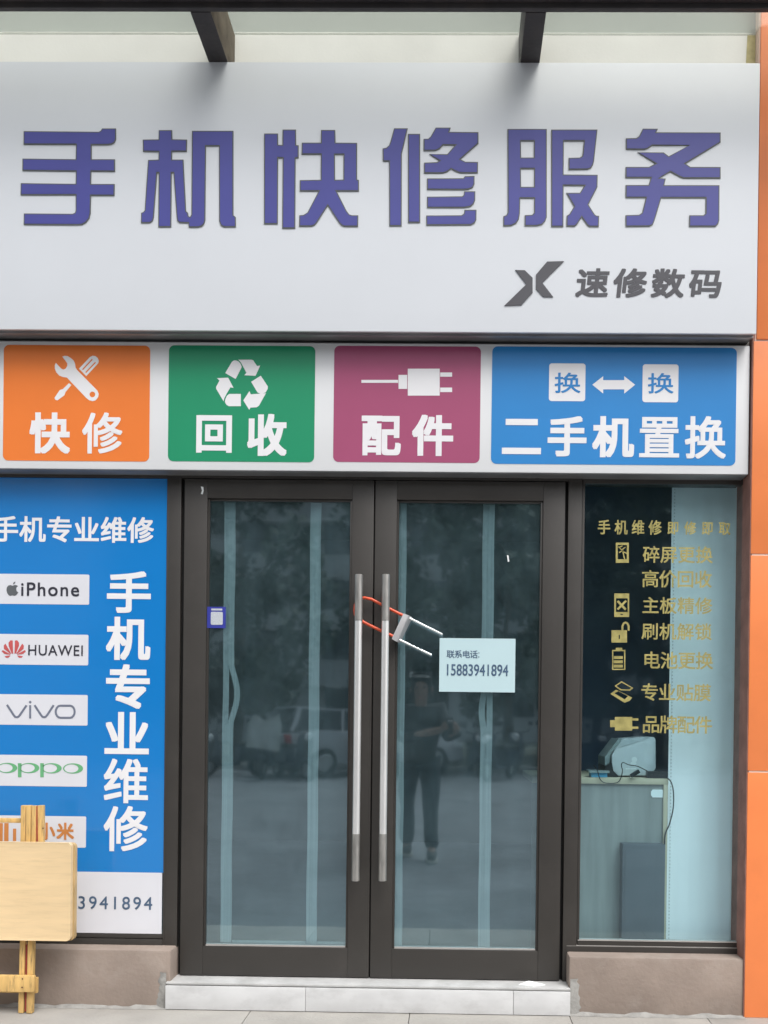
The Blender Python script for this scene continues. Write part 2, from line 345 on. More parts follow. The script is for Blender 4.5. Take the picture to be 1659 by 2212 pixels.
g = MB(); g.box(-60, 60, -34, -19.0, -0.02, 0.10); tag(ob('planting_bed', g, M['soil']), kind='structure')

# ------------------------------------------------------------------ shop building shell
YW, YS, YB, YP = -0.05, -0.18, -0.08, -0.10        # wall, main sign, service sign, pillar planes
XL, XR = -6.0, P(1612, 1555, YP).x
YPL = -0.09
zTopL = P(200, 2051, YPL).z
shop = thing('shop_building', (0, 0.4, 0), 'plastered shop unit with brown plinths and a cream strip above the main sign', 'building')
zs1 = P(830, 134.5, YS).z; zs0 = P(830, 716, YS).z
zg = P(830, 75, YW).z
ob('upper_wall', MB().box(XL, P(1634, 105, YW).x, YW, 0.10, zs0 + 0.004, zg + 0.01), M['cream'], shop)
ob('wall_above', MB().box(XL, XR + 1.2, YW + 0.004, 0.10, zg + 0.0105, 6.6), mat('grey_green_render', (0.235, 0.262, 0.235), 0.9, var=0.1, scale=2), shop)
x0, x1, z0, z1 = R(1610, 76, 1632, 134, YW - 0.001)
ob('water_stain', MB().add([(x0, YW - 0.0012, z0 - .1), (x1, YW - 0.0012, z0 - .1), (x1, YW - 0.0012, z1), (x0 + .008, YW - 0.0012, z1)], [(0, 1, 2, 3)]), mat('yellow_damp_stain', (0.56, 0.50, 0.27), 0.9, var=0.2, scale=20), shop)
for (a, b) in ((-2400, 368), (1229, 1609)):
    x0, x1 = max(XL, P(a, 2110, YPL).x), P(b, 2110, YPL).x
    m = MB(); m.box(x0, x1, YPL, 0.10, 0.0, zTopL)
    pl = ob('plinth', m, M['plaster'], shop, bevel=0.012)
    mm = MB()                                                   # rough mortar along the foot
    seg = int((x1 - x0) / 0.03); pts = []
    for i in range(seg + 1):
        x = x0 + (x1 - x0) * i / seg; h = 0.011 + 0.004 * math.sin(i * 0.7) + random.uniform(-0.004, 0.004)
        pts.append((x, h))
    vs, fs = [], []
    for x, h in pts: vs += [(x, YPL - 0.020 - random.uniform(0, 0.010), 0.001), (x, YPL - 0.009, h * 0.6), (x, YPL + 0.001, h)]
    for i in range(seg):
        for q in range(2): a0 = i * 3 + q; fs.append((a0, a0 + 3, a0 + 4, a0 + 1))
    mm.add(vs, fs); ob('mortar_fillet', mm, M['mortar'], pl, smooth=True)
# interior shell
zc = P(830, 1000, 0.1).z + 0.5
ob('interior_wall', MB().box(XL, XR + 0.6, 4.6, 4.7, 0, zc), M['room'], shop)
ob('interior_wall', MB().box(XL - 0.1, XL, 0.1, 4.6, 0, zc), M['room'], shop)
ob('interior_wall', MB().box(XR + 0.4, XR + 0.5, 0.1, 4.6, 0, zc), M['room'], shop)
ob('interior_floor', MB().box(XL, XR + 0.6, 0.1, 4.6, 0.05, 0.135), M['roomfloor'], shop)
ob('interior_ceiling', MB().box(XL, XR + 0.6, 0.1, 4.7, zc, zc + 0.1), M['room'], shop)
ob('header_beam', MB().box(XL, XR, 0.06, 0.10, P(830, 1036, 0.0).z, zs0), M['frame'], shop)
ob('side_infill', MB().box(XL, P(-420, 1500, 0).x, 0.0, 0.1, zTopL, zs0), M['cream'], shop)

# ------------------------------------------------------------------ entrance step
YST = -0.11; ZST = 0.1197
xs0, xs1 = P(357, 2160, YST).x, P(1232, 2160, YST).x
step = thing('entrance_step', ((xs0 + xs1) / 2, -0.07, 0), 'low white marble tiled step under the double glass door', 'step')
ob('mortar_bed', MB().box(xs0 + 0.004, xs1 - 0.004, YST + 0.009, 0.10, 0.0, ZST - 0.010), M['mortar'], step, bevel=0.004)
ob('tread', MB().box(xs0, xs1, YST + 0.004, 0.06, ZST - 0.010, ZST), mat('grey_stone_tread', (0.47, 0.47, 0.465), 0.7, var=0.12, scale=12, dirt=(0.3, 0.3, 0.29), dscale=5, damt=0.5), step, bevel=0.003)
xt = [xs0, P(660, 2160, YST).x, P(1109, 2160, YST).x, xs1]
for i in range(3): ob('riser_tile', MB().box(xt[i] + 0.0007, xt[i + 1] - 0.0007, YST - 0.003, YST + 0.009, 0.003, ZST - 0.014), M['tile'], step, bevel=0.0015)
for sx, b in ((xs0, -1), (xs1, 1)):                              # smeared mortar patches beside the step
    mm = MB(); pts = []
    for i in range(12):
        a = i / 11; z = 0.005 + a * 0.155; pts.append((z, 0.05 * (1 - a * 0.35) + random.uniform(-0.008, 0.008)))
    vs, fs = [], []
    for z, wd in pts: vs += [(sx, YPL - 0.010, z), (sx + b * wd * 0.5, YPL - 0.008, z), (sx + b * wd, YPL + 0.0005, z)]
    for i in range(11):
        for q in range(2): a0 = i * 3 + q; fs.append((a0, a0 + 1, a0 + 4, a0 + 3))
    ob('mortar_patch', mm.add(vs, fs), M['mortar'], step, smooth=True)

# ------------------------------------------------------------------ orange pillar
px0 = P(1617, 1555, YP).x
pil = thing('clad_pillar', (px0 + 0.4, YP + 0.2, 0), 'orange tile clad pillar at the right end of the shop front', 'pillar')
zj = [0.0, P(1640, 1667, YP).z, P(1640, 1198, YP).z, P(1650, 735, YP).z]
ob('core', MB().box(px0 + 0.006, px0 + 0.9, YP + 0.003, 0.5, 0, 6.6), M['grout'], pil)
for i in range(3): ob('cladding_tile', MB().box(px0, px0 + 0.9, YP, YP + 0.016, zj[i] + 0.004, zj[i + 1] - 0.004), M['tangerine'], pil, bevel=0.002)
ztop = P(1650, 70, YP).z
px1 = P(1643, 100, YP).x
ob('cladding_tile', MB().box(px1, px0 + 0.9, YP - 0.004, YP + 0.016, zj[3] + 0.004, 5.2), M['tangerine'], pil, bevel=0.002)
ob('cladding_tile', MB().box(px1, px0 + 0.9, YP - 0.004, YP + 0.016, 5.208, 6.6), M['tangerine'], pil, bevel=0.002)
ob('return_face', MB().box(px0 - 0.004, px0 + 0.006, YP + 0.003, 0.10, 0, zs0 + 0.2), M['revealm'], pil)  # side face set brown red, darker than the orange front

# ------------------------------------------------------------------ canopy
YF = -0.459; zb = P(830, 134, YS).z
can = thing('glass_canopy', (-0.2, YF, zb), 'frosted glass canopy on dark steel rafters above the white main sign', 'canopy')
fb = MB(); fb.box(XL, XR + 1.2, YF - 0.022, YF, zb + 0.002, zb + 0.185); fb.box(XL, XR + 1.2, YF - 0.06, YF - 0.0225, zb + 0.022, zb + 0.195)
ob('front_beam', fb, M['beam'], can, bevel=0.003)
xa = [P(471, 134, YS).x, P(1145, 134, YS).x]; pitch = xa[1] - xa[0]
for xc in (xa[0] - 3 * pitch, xa[0] - 2 * pitch, xa[0] - pitch, xa[0], xa[1], xa[1] + pitch * 1.02):
    m = MB(); h = 0.041
    m.box(xc - h, xc + h, YF, YW, zb, zg - 0.004)
    for j, f in enumerate(m.f):
        if all(abs(m.v[i].x - (xc + h)) < 1e-6 for i in f): m.mi[j] = 1
    ob('rafter', m, [M['beam'], M['rust']], can, bevel=0.002)
xe = [XL, xa[0] - 2 * pitch, xa[0] - pitch, xa[0], xa[1], xa[1] + pitch * 1.02, XR + 1.2]
for i in range(len(xe) - 1): ob('glass_panel', MB().box(xe[i] + 0.003, xe[i + 1] - 0.003, YF - 0.06 + 0.062, YW, zg - 0.002, zg + 0.008), M['canopy'], can)

# ------------------------------------------------------------------ main sign
xsr = P(1638, 430, YS).x; xsl = P(-380, 430, YS).x
ms = thing('main_sign', ((xsr + xsl) / 2, YS, zs0), 'large white sign board with violet Chinese characters over the shop front', 'sign')
ob('panel', MB().box(xsl, xsr, YS, YS + 0.012, zs0, zs1), M['sign'], ms, bevel=0.0025)
bx = MB(); bx.box(xsl + 0.004, xsr - 0.004, YS + 0.0125, YW - 0.002, zs0 + 0.003, zs1 - 0.003); bx.box(xsl + 0.004, xsr - 0.004, YS + 0.03, YS + 0.045, zs0 - 0.006, zs0 + 0.003)
ob('metal_return', bx, M['alu'], ms, bevel=0.001)
K = 400 / 1659
CHARS = [
 (50, [[[(147,120),(1255,130),(1285,115),(1305,80),(1510,80),(1510,240),(1490,285),(1450,312),(1390,322),(1150,322),(1150,535),(1495,535),(1495,715),(1145,712),(1140,900),(1490,900),(1487,1072),(1140,1070),(1135,1330),(1115,1410),(1070,1465),(1010,1500),(950,1505),(147,1500),(150,1335),(870,1340),(905,1325),(915,1290),(915,1062),(100,1062),(105,888),(915,898),(918,712),(128,703),(130,525),(915,535),(920,318),(145,315)]]]),
 (480, [[[(358,105),(555,105),(558,240),(775,245),(772,420),(555,420),(553,540),(722,540),(762,1300),(790,1325),(798,1375),(820,1385),(840,1350),(848,115),(1460,115),(1460,1360),(1495,1390),(1497,1535),(1320,1535),(1275,1510),(1250,1450),(1247,340),(1055,340),(1045,1430),(1030,1490),(990,1525),(940,1540),(800,1540),(795,1475),(660,1472),(630,1440),(622,1390),(575,735),(548,735),(542,1535),(350,1535),(357,735),(335,735),(285,1390),(270,1445),(225,1475),(95,1475),(97,1325),(130,1315),(150,1290),(200,545),(355,540),(357,425),(125,420),(122,245),(355,242)]]]),
 (910, [[[(130,155),(335,155),(337,320),(400,325),(403,97),(600,97),(603,325),(640,330),(640,515),(595,518),(590,1555),(397,1555),(405,518),(337,515),(332,1490),(128,1490)]],
        [[(970,103),(1180,103),(1185,290),(1503,293),(1503,835),(1530,840),(1530,1005),(1200,1005),(1350,1300),(1390,1350),(1430,1362),(1520,1362),(1518,1528),(1310,1528),(1265,1505),(1235,1470),(1070,1220),(910,1470),(875,1510),(830,1525),(648,1525),(650,1362),(710,1358),(770,1320),(935,1005),(655,1005),(658,843),(965,838),(968,462),(683,462),(687,290),(968,290)],
         [(1175,465),(1303,465),(1300,835),(1178,838)]]]),
 (1340, [[[(265,78),(468,78),(380,455),(378,1520),(195,1520),(192,565),(100,562),(97,375),(150,365),(190,330),(210,280)]], [[(470,160),(650,160),(652,1470),(472,1470)]],
        [[(880,68),(1102,68),(1080,130),(1512,135),(1512,300),(1245,535),(1320,572),(1505,575),(1503,738),(1240,738),(1180,715),(1110,678),(1050,720),(990,740),(707,740),(708,585),(900,578),(935,555),(785,458),(1050,460),(1165,328),(990,325),(940,380),(880,408),(700,410),(702,233),(770,232),(805,200)]],
        [[(752,818),(1290,815),(1310,785),(1455,780),(1453,900),(1425,955),(1360,980),(1300,985),(752,982)]],
        [[(752,1088),(1270,1082),(1292,1065),(1300,1008),(1465,1008),(1463,1140),(1440,1195),(1390,1235),(1300,1250),(752,1250)]],
        [[(740,1365),(1260,1362),(1295,1340),(1305,1280),(1483,1280),(1480,1430),(1455,1475),(1400,1505),(742,1508)]]]),
 (1770, [[[(157,88),(737,88),(737,1390),(715,1450),(665,1500),(590,1518),(410,1518),(412,1360),(520,1355),(548,1325),(550,1110),(345,1110),(340,1330),(325,1420),(285,1480),(215,1515),(95,1520),(95,1378),(140,1360),(160,1320)],[(355,265),(548,265),(545,510),(357,510)],[(355,675),(550,675),(548,942),(357,942)]],
        [[(803,97),(1485,97),(1435,560),(1420,620),(1390,665),(1340,685),(1058,688),(1060,515),(1220,510),(1258,490),(1268,440),(1285,265),(988,265),(985,760),(1488,765),(1485,945),(1352,1205),(1445,1350),(1470,1368),(1510,1370),(1505,1530),(1365,1530),(1330,1500),(1253,1390),(1190,1490),(1150,1525),(1027,1525),(1030,1370),(1070,1345),(1140,1230),(1025,1030),(1225,1030),(1290,925),(985,922),(982,1530),(803,1530)]]]),
 (2200, [[[(370,83),(595,85),(570,137),(1520,140),(1520,285),(1000,600),(1075,648),(1520,650),(1520,815),(970,815),(920,795),(780,720),(610,815),(710,820),(688,918),(1503,918),(1500,1440),(1485,1490),(1445,1528),(1055,1528),(1058,1362),(1265,1362),(1298,1335),(1300,1105),(645,1105),(545,1440),(520,1500),(470,1525),(118,1528),(117,1360),(315,1355),(360,1325),(415,1102),(117,1102),(120,915),(455,915),(488,808),(117,808),(118,648),(460,648),(560,598),(295,432),(680,435),(755,490),(1055,330),(510,332),(450,375),(400,392),(122,390),(122,225),(275,222),(315,195)]]]),
]
for cx0, shapes in CHARS:
    m = MB(); fx = crop(cx0, 440, K)
    for loops in shapes:
        L = []
        for i, lp in enumerate(loops):
            q = PL(lp, YS, fx)
            if (area(q) < 0) != (i > 0): q.reverse()
            L.append(q)
        m.poly(L, YS - 0.0035, YS - 0.0002, 1, 1)
        m.poly([inset(q, 0.0045) for q in L], YS - 0.0042, YS - 0.0034, 0, 0)
    ob('character', m, [M['violet'], M['edge']], ms)
fx = crop(1780, 910, 800 / 1659); m = MB()
for lp in ([(115,110),(185,112),(243,168),(243,278),(160,370),(35,373),(197,215)], [(350,48),(475,45),(315,205),(395,310),(322,308),(268,250),(268,145)]):
    m.poly([PL(lp, YS, fx)], YS - 0.004, YS - 0.0002)
ob('logo_mark', m, M['logo'], ms)
m = MB(); line(m, '速修数码', (1250, 584, 1555, 642), YS - 0.0015, 0.030, 0.10, wide=1.12)
ob('lettering', m, M['logo'], ms)

# ------------------------------------------------------------------ service sign
zb1 = zs0 - 0.012; zb0 = P(830, 1018, YB).z; xbr = P(1618, 880, YB).x
ss = thing('service_sign', ((xsl + xbr) / 2, YB, zb0), 'white banner with orange, green, plum and blue service tiles above the door', 'sign')
ob('board', MB().box(xsl, xbr, YB, YB + 0.008, zb0, zb1), M['board'], ss, bevel=0.001)
ob('backing_frame', MB().box(xsl + 0.003, xbr - 0.003, YB + 0.0085, 0.06, zb0 - 0.004, zb1 + 0.004), M['alu'], ss)
YT = YB - 0.0012
def tile(name, rect, m):
    x0, x1, z0, z1 = R(*rect, YB); mb = MB(); mb.poly([rrect(x0, x1, z0, z1, 0.024)], YT, YB - 0.0001)
    return ob(name, mb, m, ss)
YI = YT - 0.0006
t1 = tile('orange_tile', (7.5, 746, 323.5, 996), M['orange']); t2 = tile('green_tile', (364, 747, 680, 997.5), M['green'])
t3 = tile('plum_tile', (721, 748, 1037.5, 999), M['plum']); t4 = tile('blue_tile', (1062, 750, 1590, 1004), M['blue'])
tile('red_tile', (-335, 744, -30, 994), mat('red_tile_print', (0.5, 0.05, 0.04), 0.35))
def letters(parent, items, bold, m, Y=YI, name='lettering'):
    mb = MB()
    for ch, rc in items: fit(mb, ch, rc, Y, bold * (0.6 if ch in '置修换' else 1))
    return ob(name, mb, m, parent)
letters(t1, [('快', (63.5, 891, 151.5, 980)), ('修', (177.5, 891, 264.5, 980))], 0.032, M['white'])
letters(t2, [('回', (424, 897, 501, 978)), ('收', (534, 894, 619.5, 985))], 0.034, M['white'])
letters(t3, [('配', (781, 898, 866, 984)), ('件', (890, 896, 979, 985))], 0.034, M['white'])
letters(t4, [('二', (1084.5, 905, 1169, 981)), ('手', (1183, 899, 1267, 986)), ('机', (1279.5, 899, 1370, 988)), ('置', (1381, 901, 1467.5, 988)), ('换', (1479.5, 899, 1568, 991))], 0.032, M['white'])
def seglot(a, b, wd):
    a, b = Vector(a), Vector(b); d = (b - a).normalized(); n = Vector((-d.y, d.x)) * wd / 2
    return [tuple(a + n), tuple(b + n), tuple(b - n), tuple(a - n)]
def circ(cx, cy, r, n=20, ry=None): return [(cx + r * math.cos(2 * math.pi * i / n), cy + (ry or r) * math.sin(2 * math.pi * i / n)) for i in range(n)]
fx = crop(170, 1240, 210 / 1659); m = MB()
m.poly([PL([(410,240),(480,215),(560,225),(650,280),(730,350),(770,440),(785,550),(830,620),(1400,1200),(1435,1290),(1420,1380),(1350,1470),(1260,1495),(1170,1470),(1080,1400),(540,830),(430,815),(320,770),(240,680),(200,580),(200,480),(230,415),(370,570),(440,605),(510,575),(550,500),(550,430)], YI, fx), PL(circ(1258,1305,80), YI, fx)], YI)
m.poly([PL([(880,580),(1190,250),(1260,215),(1340,225),(1410,280),(1440,360),(1420,430),(1085,790)], YI, fx), PL(seglot((980,610),(1255,315),34), YI, fx), PL(seglot((1070,690),(1345,400),34), YI, fx)], YI)
m.poly([PL([(600,985),(665,1040),(500,1240),(470,1330),(270,1475),(210,1450),(190,1400),(340,1180),(430,1150)], YI, fx)], YI)
ob('wrench_icon', m, M['white'], t1)
fx = crop(750, 1260, 220 / 1659); m = MB()
for lp in ([(395,520),(575,215),(630,180),(680,178),(740,200),(800,260),(832,330),(835,370),(675,680)],
           [(745,160),(1095,160),(1145,175),(1250,330),(1335,318),(1210,595),(905,580),(965,515),(820,240)],
           [(1350,590),(1540,880),(1535,950),(1480,1040),(1400,1070),(1330,1070),(1260,1040),(1090,755)],
           [(1045,1005),(1080,1090),(1490,1060),(1300,1400),(1240,1440),(1070,1450),(1040,1510),(880,1255)],
           [(815,1080),(815,1410),(490,1410),(430,1375),(385,1300),(400,1220),(440,1130),(500,1080)],
           [(170,655),(475,645),(620,920),(535,905),(430,1080),(370,1200),(350,1280),(150,940),(150,890),(240,720)]):
    m.poly([PL(lp, YI, fx)], YI)
ob('recycling_icon', m, M['white'], t2)
fx = crop(1270, 1290, 360 / 1659); m = MB()
for (a, b, c, d) in ((80,292,683,340),(690,210,832,440),(842,108,1366,550),(1374,170,1570,240),(1374,418,1570,492)):
    m.poly([PL([(a,b),(c,b),(c,d),(a,d)], YI, fx)], YI)
ob('charger_icon', m, M['white'], t3)
m = MB()
for (a, b, c, d) in ((1186, 785, 1264.5, 866.5), (1388, 787, 1465.5, 869)):
    x0, x1, z0, z1 = R(a, b, c, d, YI); m.poly([rrect(x0, x1, z0, z1, 0.012)], YI)
fx = crop(1368, 800, 1368 / 1659)
m.poly([PL([(900,692),(947,655),(947,672),(1038,672),(1038,655),(1085,692),(1038,730),(1038,712),(947,712),(947,730)], YI, fx)], YI)
ob('exchange_icon', m, M['white'], t4)
for rc in ((1198, 805, 1254, 849), (1399.5, 806, 1455, 850)): letters(t4, [('换', rc)], 0.02, M['blue'], YI - 0.0006)

# ------------------------------------------------------------------ door frame and leaves
zhead = P(830, 1036, 0).z; zt = zb0 + 0.02
dfr = thing('door_frame', (P(805, 1555, 0).x, 0.03, 0.14), 'dark aluminium posts and head framing the double glass door', 'door frame')
def post(a, b, nm, parent, zlo, Y0=0.004, Y1=0.075):
    return ob(nm, MB().box(P(a, 1555, 0).x, P(b, 1555, 0).x, Y0, Y1, zlo, zt), M['frame'], parent, bevel=0.002)
zst = ZST
post(360, 386, 'post', dfr, zst); post(1222, 1252, 'post', dfr, zst)
ob('head', MB().box(P(386, 1555, 0).x, P(1222, 1555, 0).x, 0.004, 0.075, zhead, zt), M['frame'], dfr)
sl_ = MB(); sl_.box(P(386, 1555, 0).x, P(395, 1555, 0).x, 0.03, 0.07, zst, zhead); sl_.box(P(1215, 1555, 0).x, P(1222, 1555, 0).x, 0.03, 0.07, zst, zhead)
ob('seal', sl_, M['gap'], dfr)
zl0, zl1 = ZST + 0.004, zhead - 0.004
zgl0, zgl1 = P(600, 2046, 0).z, P(600, 1077, 0).z
def leaf(a, ga, gb, b, label, hx):
    xa_, xga, xgb, xb_ = (P(v, 1555, 0).x for v in (a, ga, gb, b))
    d = thing('glass_door', ((xa_ + xb_) / 2, 0.02, zl0), label, 'door', 'leaves of the double door')
    m = MB(); m.box(xa_, xga, 0.0, 0.045, zl0, zl1); m.box(xgb, xb_, 0.0, 0.045, zl0, zl1)
    m.box(xga, xgb, 0.001, 0.044, zl0, zgl0); m.box(xga, xgb, 0.001, 0.044, zgl1, zl1)
    ob('leaf_frame', m, M['frame'], d, bevel=0.0018)
    gk = 0.010; m = MB()                                       # glazing bead, stepped back
    m.box(xga, xga + gk, 0.010, 0.035, zgl0, zgl1); m.box(xgb - gk, xgb, 0.010, 0.035, zgl0, zgl1); m.box(xga + gk, xgb - gk, 0.010, 0.035, zgl1 - gk, zgl1)
    m.box(xga + gk, xgb - gk, 0.010, 0.035, zgl0, zgl0 + 0.006, 1)
    ob('glazing_bead', m, [M['frame'], M['bead']], d, bevel=0.001)
    ob('pane', MB().add([(xga + gk, 0.018, zgl0 + .006), (xgb - gk, 0.018, zgl0 + .006), (xgb - gk, 0.018, zgl1 - gk), (xga + gk, 0.018, zgl1 - gk)], [(0, 1, 2, 3)]), M['glass'], d)
    YH = -0.068; x = P(hx, 1555, YH).x; za, zc_, zd, ze = (P(hx, v, YH).z for v in (1241, 1341, 1801, 1903))
    h = ob('pull_handle', MB().tube([(x, YH, zc_), (x, YH, zd)], 0.0165, 24), M['steel'], d, smooth=True)
    gr = MB()
    for (u, v) in ((za, zc_), (ze, zd)):
        s = 1 if u > v else -1
        gr.tube([(x, YH, u), (x, YH, u - s * 0.002), (x, YH, v)], [0.0155, 0.0178, 0.0178], 24)
    ob('grip', gr, M['satin'], h, smooth=True)
    sf = MB()
    for z in ((za + zc_) / 2 + 0.03, (zd + ze) / 2): sf.tube([(x, YH + 0.015, z), (x, 0.001, z)], 0.009, 14)
    ob('standoff', sf, M['satin'], h, smooth=True)
    return d
dl = leaf(394, 443, 756, 802.5, 'left dark framed glass door leaf with a blue sticker on its glass', 772)
dr = leaf(805.5, 852, 1168, 1215, 'right dark framed glass door leaf with the contact notice on its glass', 830)
ob('meeting_seal', MB().box(P(802.5, 1555, 0).x + .0005, P(805.5, 1555, 0).x - .0005, 0.02, 0.044, zl0, zl1), M['gap'], dl)

# soft curtain behind the doors
YC = 0.06
def curtain(bands, sheets, zlo_px, label, bulge):
    x0 = P(bands[0][0], 1555, YC).x; zlo = P(600, zlo_px, YC).z; zhi = P(600, 1060, YC).z
    c = thing('strip_curtain', (x0, YC, zlo), label, 'curtain', 'soft plastic curtains behind the doors')
    for (a, b) in sheets:
        xa_, xb_ = P(a, 1555, YC).x, P(b, 1555, YC).x; m = MB(); n = 14; vs, fs = [], []
        for i in range(n + 1):
            x = xa_ + (xb_ - xa_) * i / n; y = YC + 0.006 * math.sin(i * 1.1)
            vs += [(x, y, zlo), (x, y, zhi)]
        fs = [(2 * i, 2 * i + 2, 2 * i + 3, 2 * i + 1) for i in range(n)]
        sh = ob('sheet', m.add(vs, fs), M['sheet'], c, smooth=True)
        ob('hem', MB().box(xa_ + 0.002, xb_ - 0.002, YC - 0.009, YC - 0.007, zlo - 0.002, zlo + 0.010), M['band'], sh)
    for bi, (a, b) in enumerate(bands):
        for half in (0, 1):
            mid = (a + b) / 2; u, v = ((a, mid + 0.6), (mid - 0.2, b))[half]
            m = MB(); vs, fs = [], []; n = 70
            for i in range(n + 1):
                z = zlo + (zhi - zlo) * i / n; py = 2045 - 985 * i / n; s = 0.0
                if bulge and bi in bulge and half == bulge[bi][3]:
                    y0_, y1_, amp, _ = bulge[bi]
                    if y0_ < py < y1_: s = amp * math.sin(math.pi * (py - y0_) / (y1_ - y0_)) ** 1.3
                wob = 0.0012 * math.sin(i * 0.35 + bi * 2)
                yy = YC - 0.012 - half * 0.004
                for pxv in (u, v): 
                    q = P(pxv + s, 1555, YC).x + wob; vs.append((q, yy, z))
                for pxv in (v, u):
                    q = P(pxv + s, 1555, YC).x + wob; vs.append((q, yy + 0.003, z))
            for i in range(n):
                for j in range(4): fs.append((i * 4 + j, i * 4 + (j + 1) % 4, (i + 1) * 4 + (j + 1) % 4, (i + 1) * 4 + j))
            ob('edge_band', m.add(vs, fs), M['band'], c)
    return c
curtain([(482, 506), (667, 690)], [(506, 667), (690, 785)], 2036, 'frosted strip curtain hanging behind the left door with one bowed band', {0: (1440, 1570, 13, 1)})
curtain([(851, 874), (1038, 1063)], [(874, 1038), (1063, 1180)], 2042, 'frosted strip curtain hanging behind the right door with a split band', {1: (1490, 1575, -5, 0)})

# ------------------------------------------------------------------ things on the doors
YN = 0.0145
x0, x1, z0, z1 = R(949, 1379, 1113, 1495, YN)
no = thing('contact_notice', ((x0 + x1) / 2, YN, z0), 'contact notice with the door glass tint in its paper colour and a printed phone number on the right door glass', 'notice')
ob('sheet', MB().box(x0, x1, YN, YN + 0.001, z0, z1), M['noticep'], no)  # aqua tint of the door glass is put into the paper colour
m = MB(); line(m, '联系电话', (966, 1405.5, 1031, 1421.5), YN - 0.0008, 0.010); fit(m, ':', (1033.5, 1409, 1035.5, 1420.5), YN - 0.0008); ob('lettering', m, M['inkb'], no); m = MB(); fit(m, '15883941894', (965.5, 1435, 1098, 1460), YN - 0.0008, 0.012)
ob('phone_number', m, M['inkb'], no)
YN = 0.0145
x0, x1, z0, z1 = R(448, 1311, 488, 1357, YN)
stk = thing('blue_sticker', ((x0 + x1) / 2, YN, z0), 'small royal blue sticker with a blank white square on the left door', 'sticker')
ob('film', MB().box(x0, x1, YN - 0.005, YN - 0.004, z0, z1), M['sticker'], stk)
a, b, c, d = R(456, 1322, 482, 1350, YN); m = MB(); m.poly([rrect(a, b, c, d, 0.006)], YN - 0.006)
a, b, c, d = R(457, 1315, 481, 1319, YN); m.poly([rrect(a, b, c, d, 0.002)], YN - 0.006)
ob('white_square', m, mat('greyed_sticker_white', (0.50, 0.53, 0.58), 0.5, var=0.12, scale=160), stk)
def scrap(pts, Y, label):
    m = MB(); m.poly([PL(pts, Y)], Y - 0.0015, Y); tag(ob('paper_scrap', m, M['paper']), label, 'paper scrap')
scrap([(434, 1051), (439.5, 1052), (440, 1060), (438, 1068), (434, 1067), (436.5, 1060)], -0.0003, 'tiny white torn scrap on the top corner of the left door frame')
scrap([(1095, 1199), (1098.5, 1200), (1100, 1213), (1097, 1214)], 0.0155, 'tiny white torn scrap high on the right door glass')
m = MB()
pts = [P(1120, 2119, -0.06), P(1142, 2116, -0.05), P(1178, 2121, -0.06), P(1150, 2127, -0.085)]
m.add([(p.x, p.y, ZST + 0.0005 + h) for p, h in zip(pts, (0.001, 0.016, 0.003, 0.004))] + [(p.x, p.y, ZST + 0.0002) for p in pts], [(0, 3, 2, 1), (0, 1, 5, 4), (1, 2, 6, 5), (2, 3, 7, 6), (3, 0, 4, 7)])
tag(ob('crumpled_tissue', m, M['paper']), 'crumpled white tissue lying on the right end of the entrance step', 'litter')

# U lock through both handles
fx = crop(1230, 2020, 370 / 1659); YL = -0.036
q = lambda x, y, Y=YL: P(*fx(x, y), Y)
lk = thing('door_lock', q(890, 1000), 'orange red sleeved U lock threaded behind both steel door handles', 'lock')
U = [q(930, 778), q(715, 672), q(560, 590), q(420, 515), q(310, 490)]
th = [q(245, 500), q(195, 535), q(158, 610), q(150, 690), q(160, 760), q(205, 820), q(255, 855)]
Lw = [q(310, 890), q(430, 950), q(565, 1015), q(720, 1085), q(800, 1120)]
ob('sleeve', MB().tube(U + th + Lw, 0.0066, 12), M['redpvc'], lk, smooth=True)
yr = YL - 0.004
m = MB(); m.tube([q(990, 800, yr), q(1300, 955, yr), q(1540, 1072, yr), q(1552, 1080, yr)], [0.0052, 0.0052, 0.0052, 0.0035], 12)
pts, rs = [], []
for i in range(41):
    t = i / 40; pts.append(q(860 + t * 515, 1160 + t * 246, yr)); rs.append(0.0052 if not (0.28 < t < 0.66 and (i % 5) < 2) else 0.0034)
m.tube(pts, rs, 12)
ob('rod', m, M['chrome'], lk, smooth=True)
body = [(930, 738), (1062, 798), (1075, 812), (880, 1210), (862, 1216), (748, 1152), (745, 1138)]
fr_ = [(930, 738), (1004, 770), (1010, 778), (826, 1196), (812, 1190), (752, 1154), (745, 1138)]
m = MB(); a_, b_ = PL(fr_, YL - 0.026, fx), PL(body, YL + 0.014, fx); n_ = len(body)
a_ = [Vector((v.x, YL - 0.026, v.z)) for v in a_]; b_ = [Vector((v.x, YL + 0.014, v.z)) for v in b_]
m.poly([a_], YL - 0.026); m.add(a_ + b_, [(i, (i + 1) % n_, n_ + (i + 1) % n_, n_ + i) for i in range(n_)] + [tuple(range(n_, 2 * n_))])
bpy_o = ob('lock_body', m, M['zinc'], lk, bevel=0.0015)

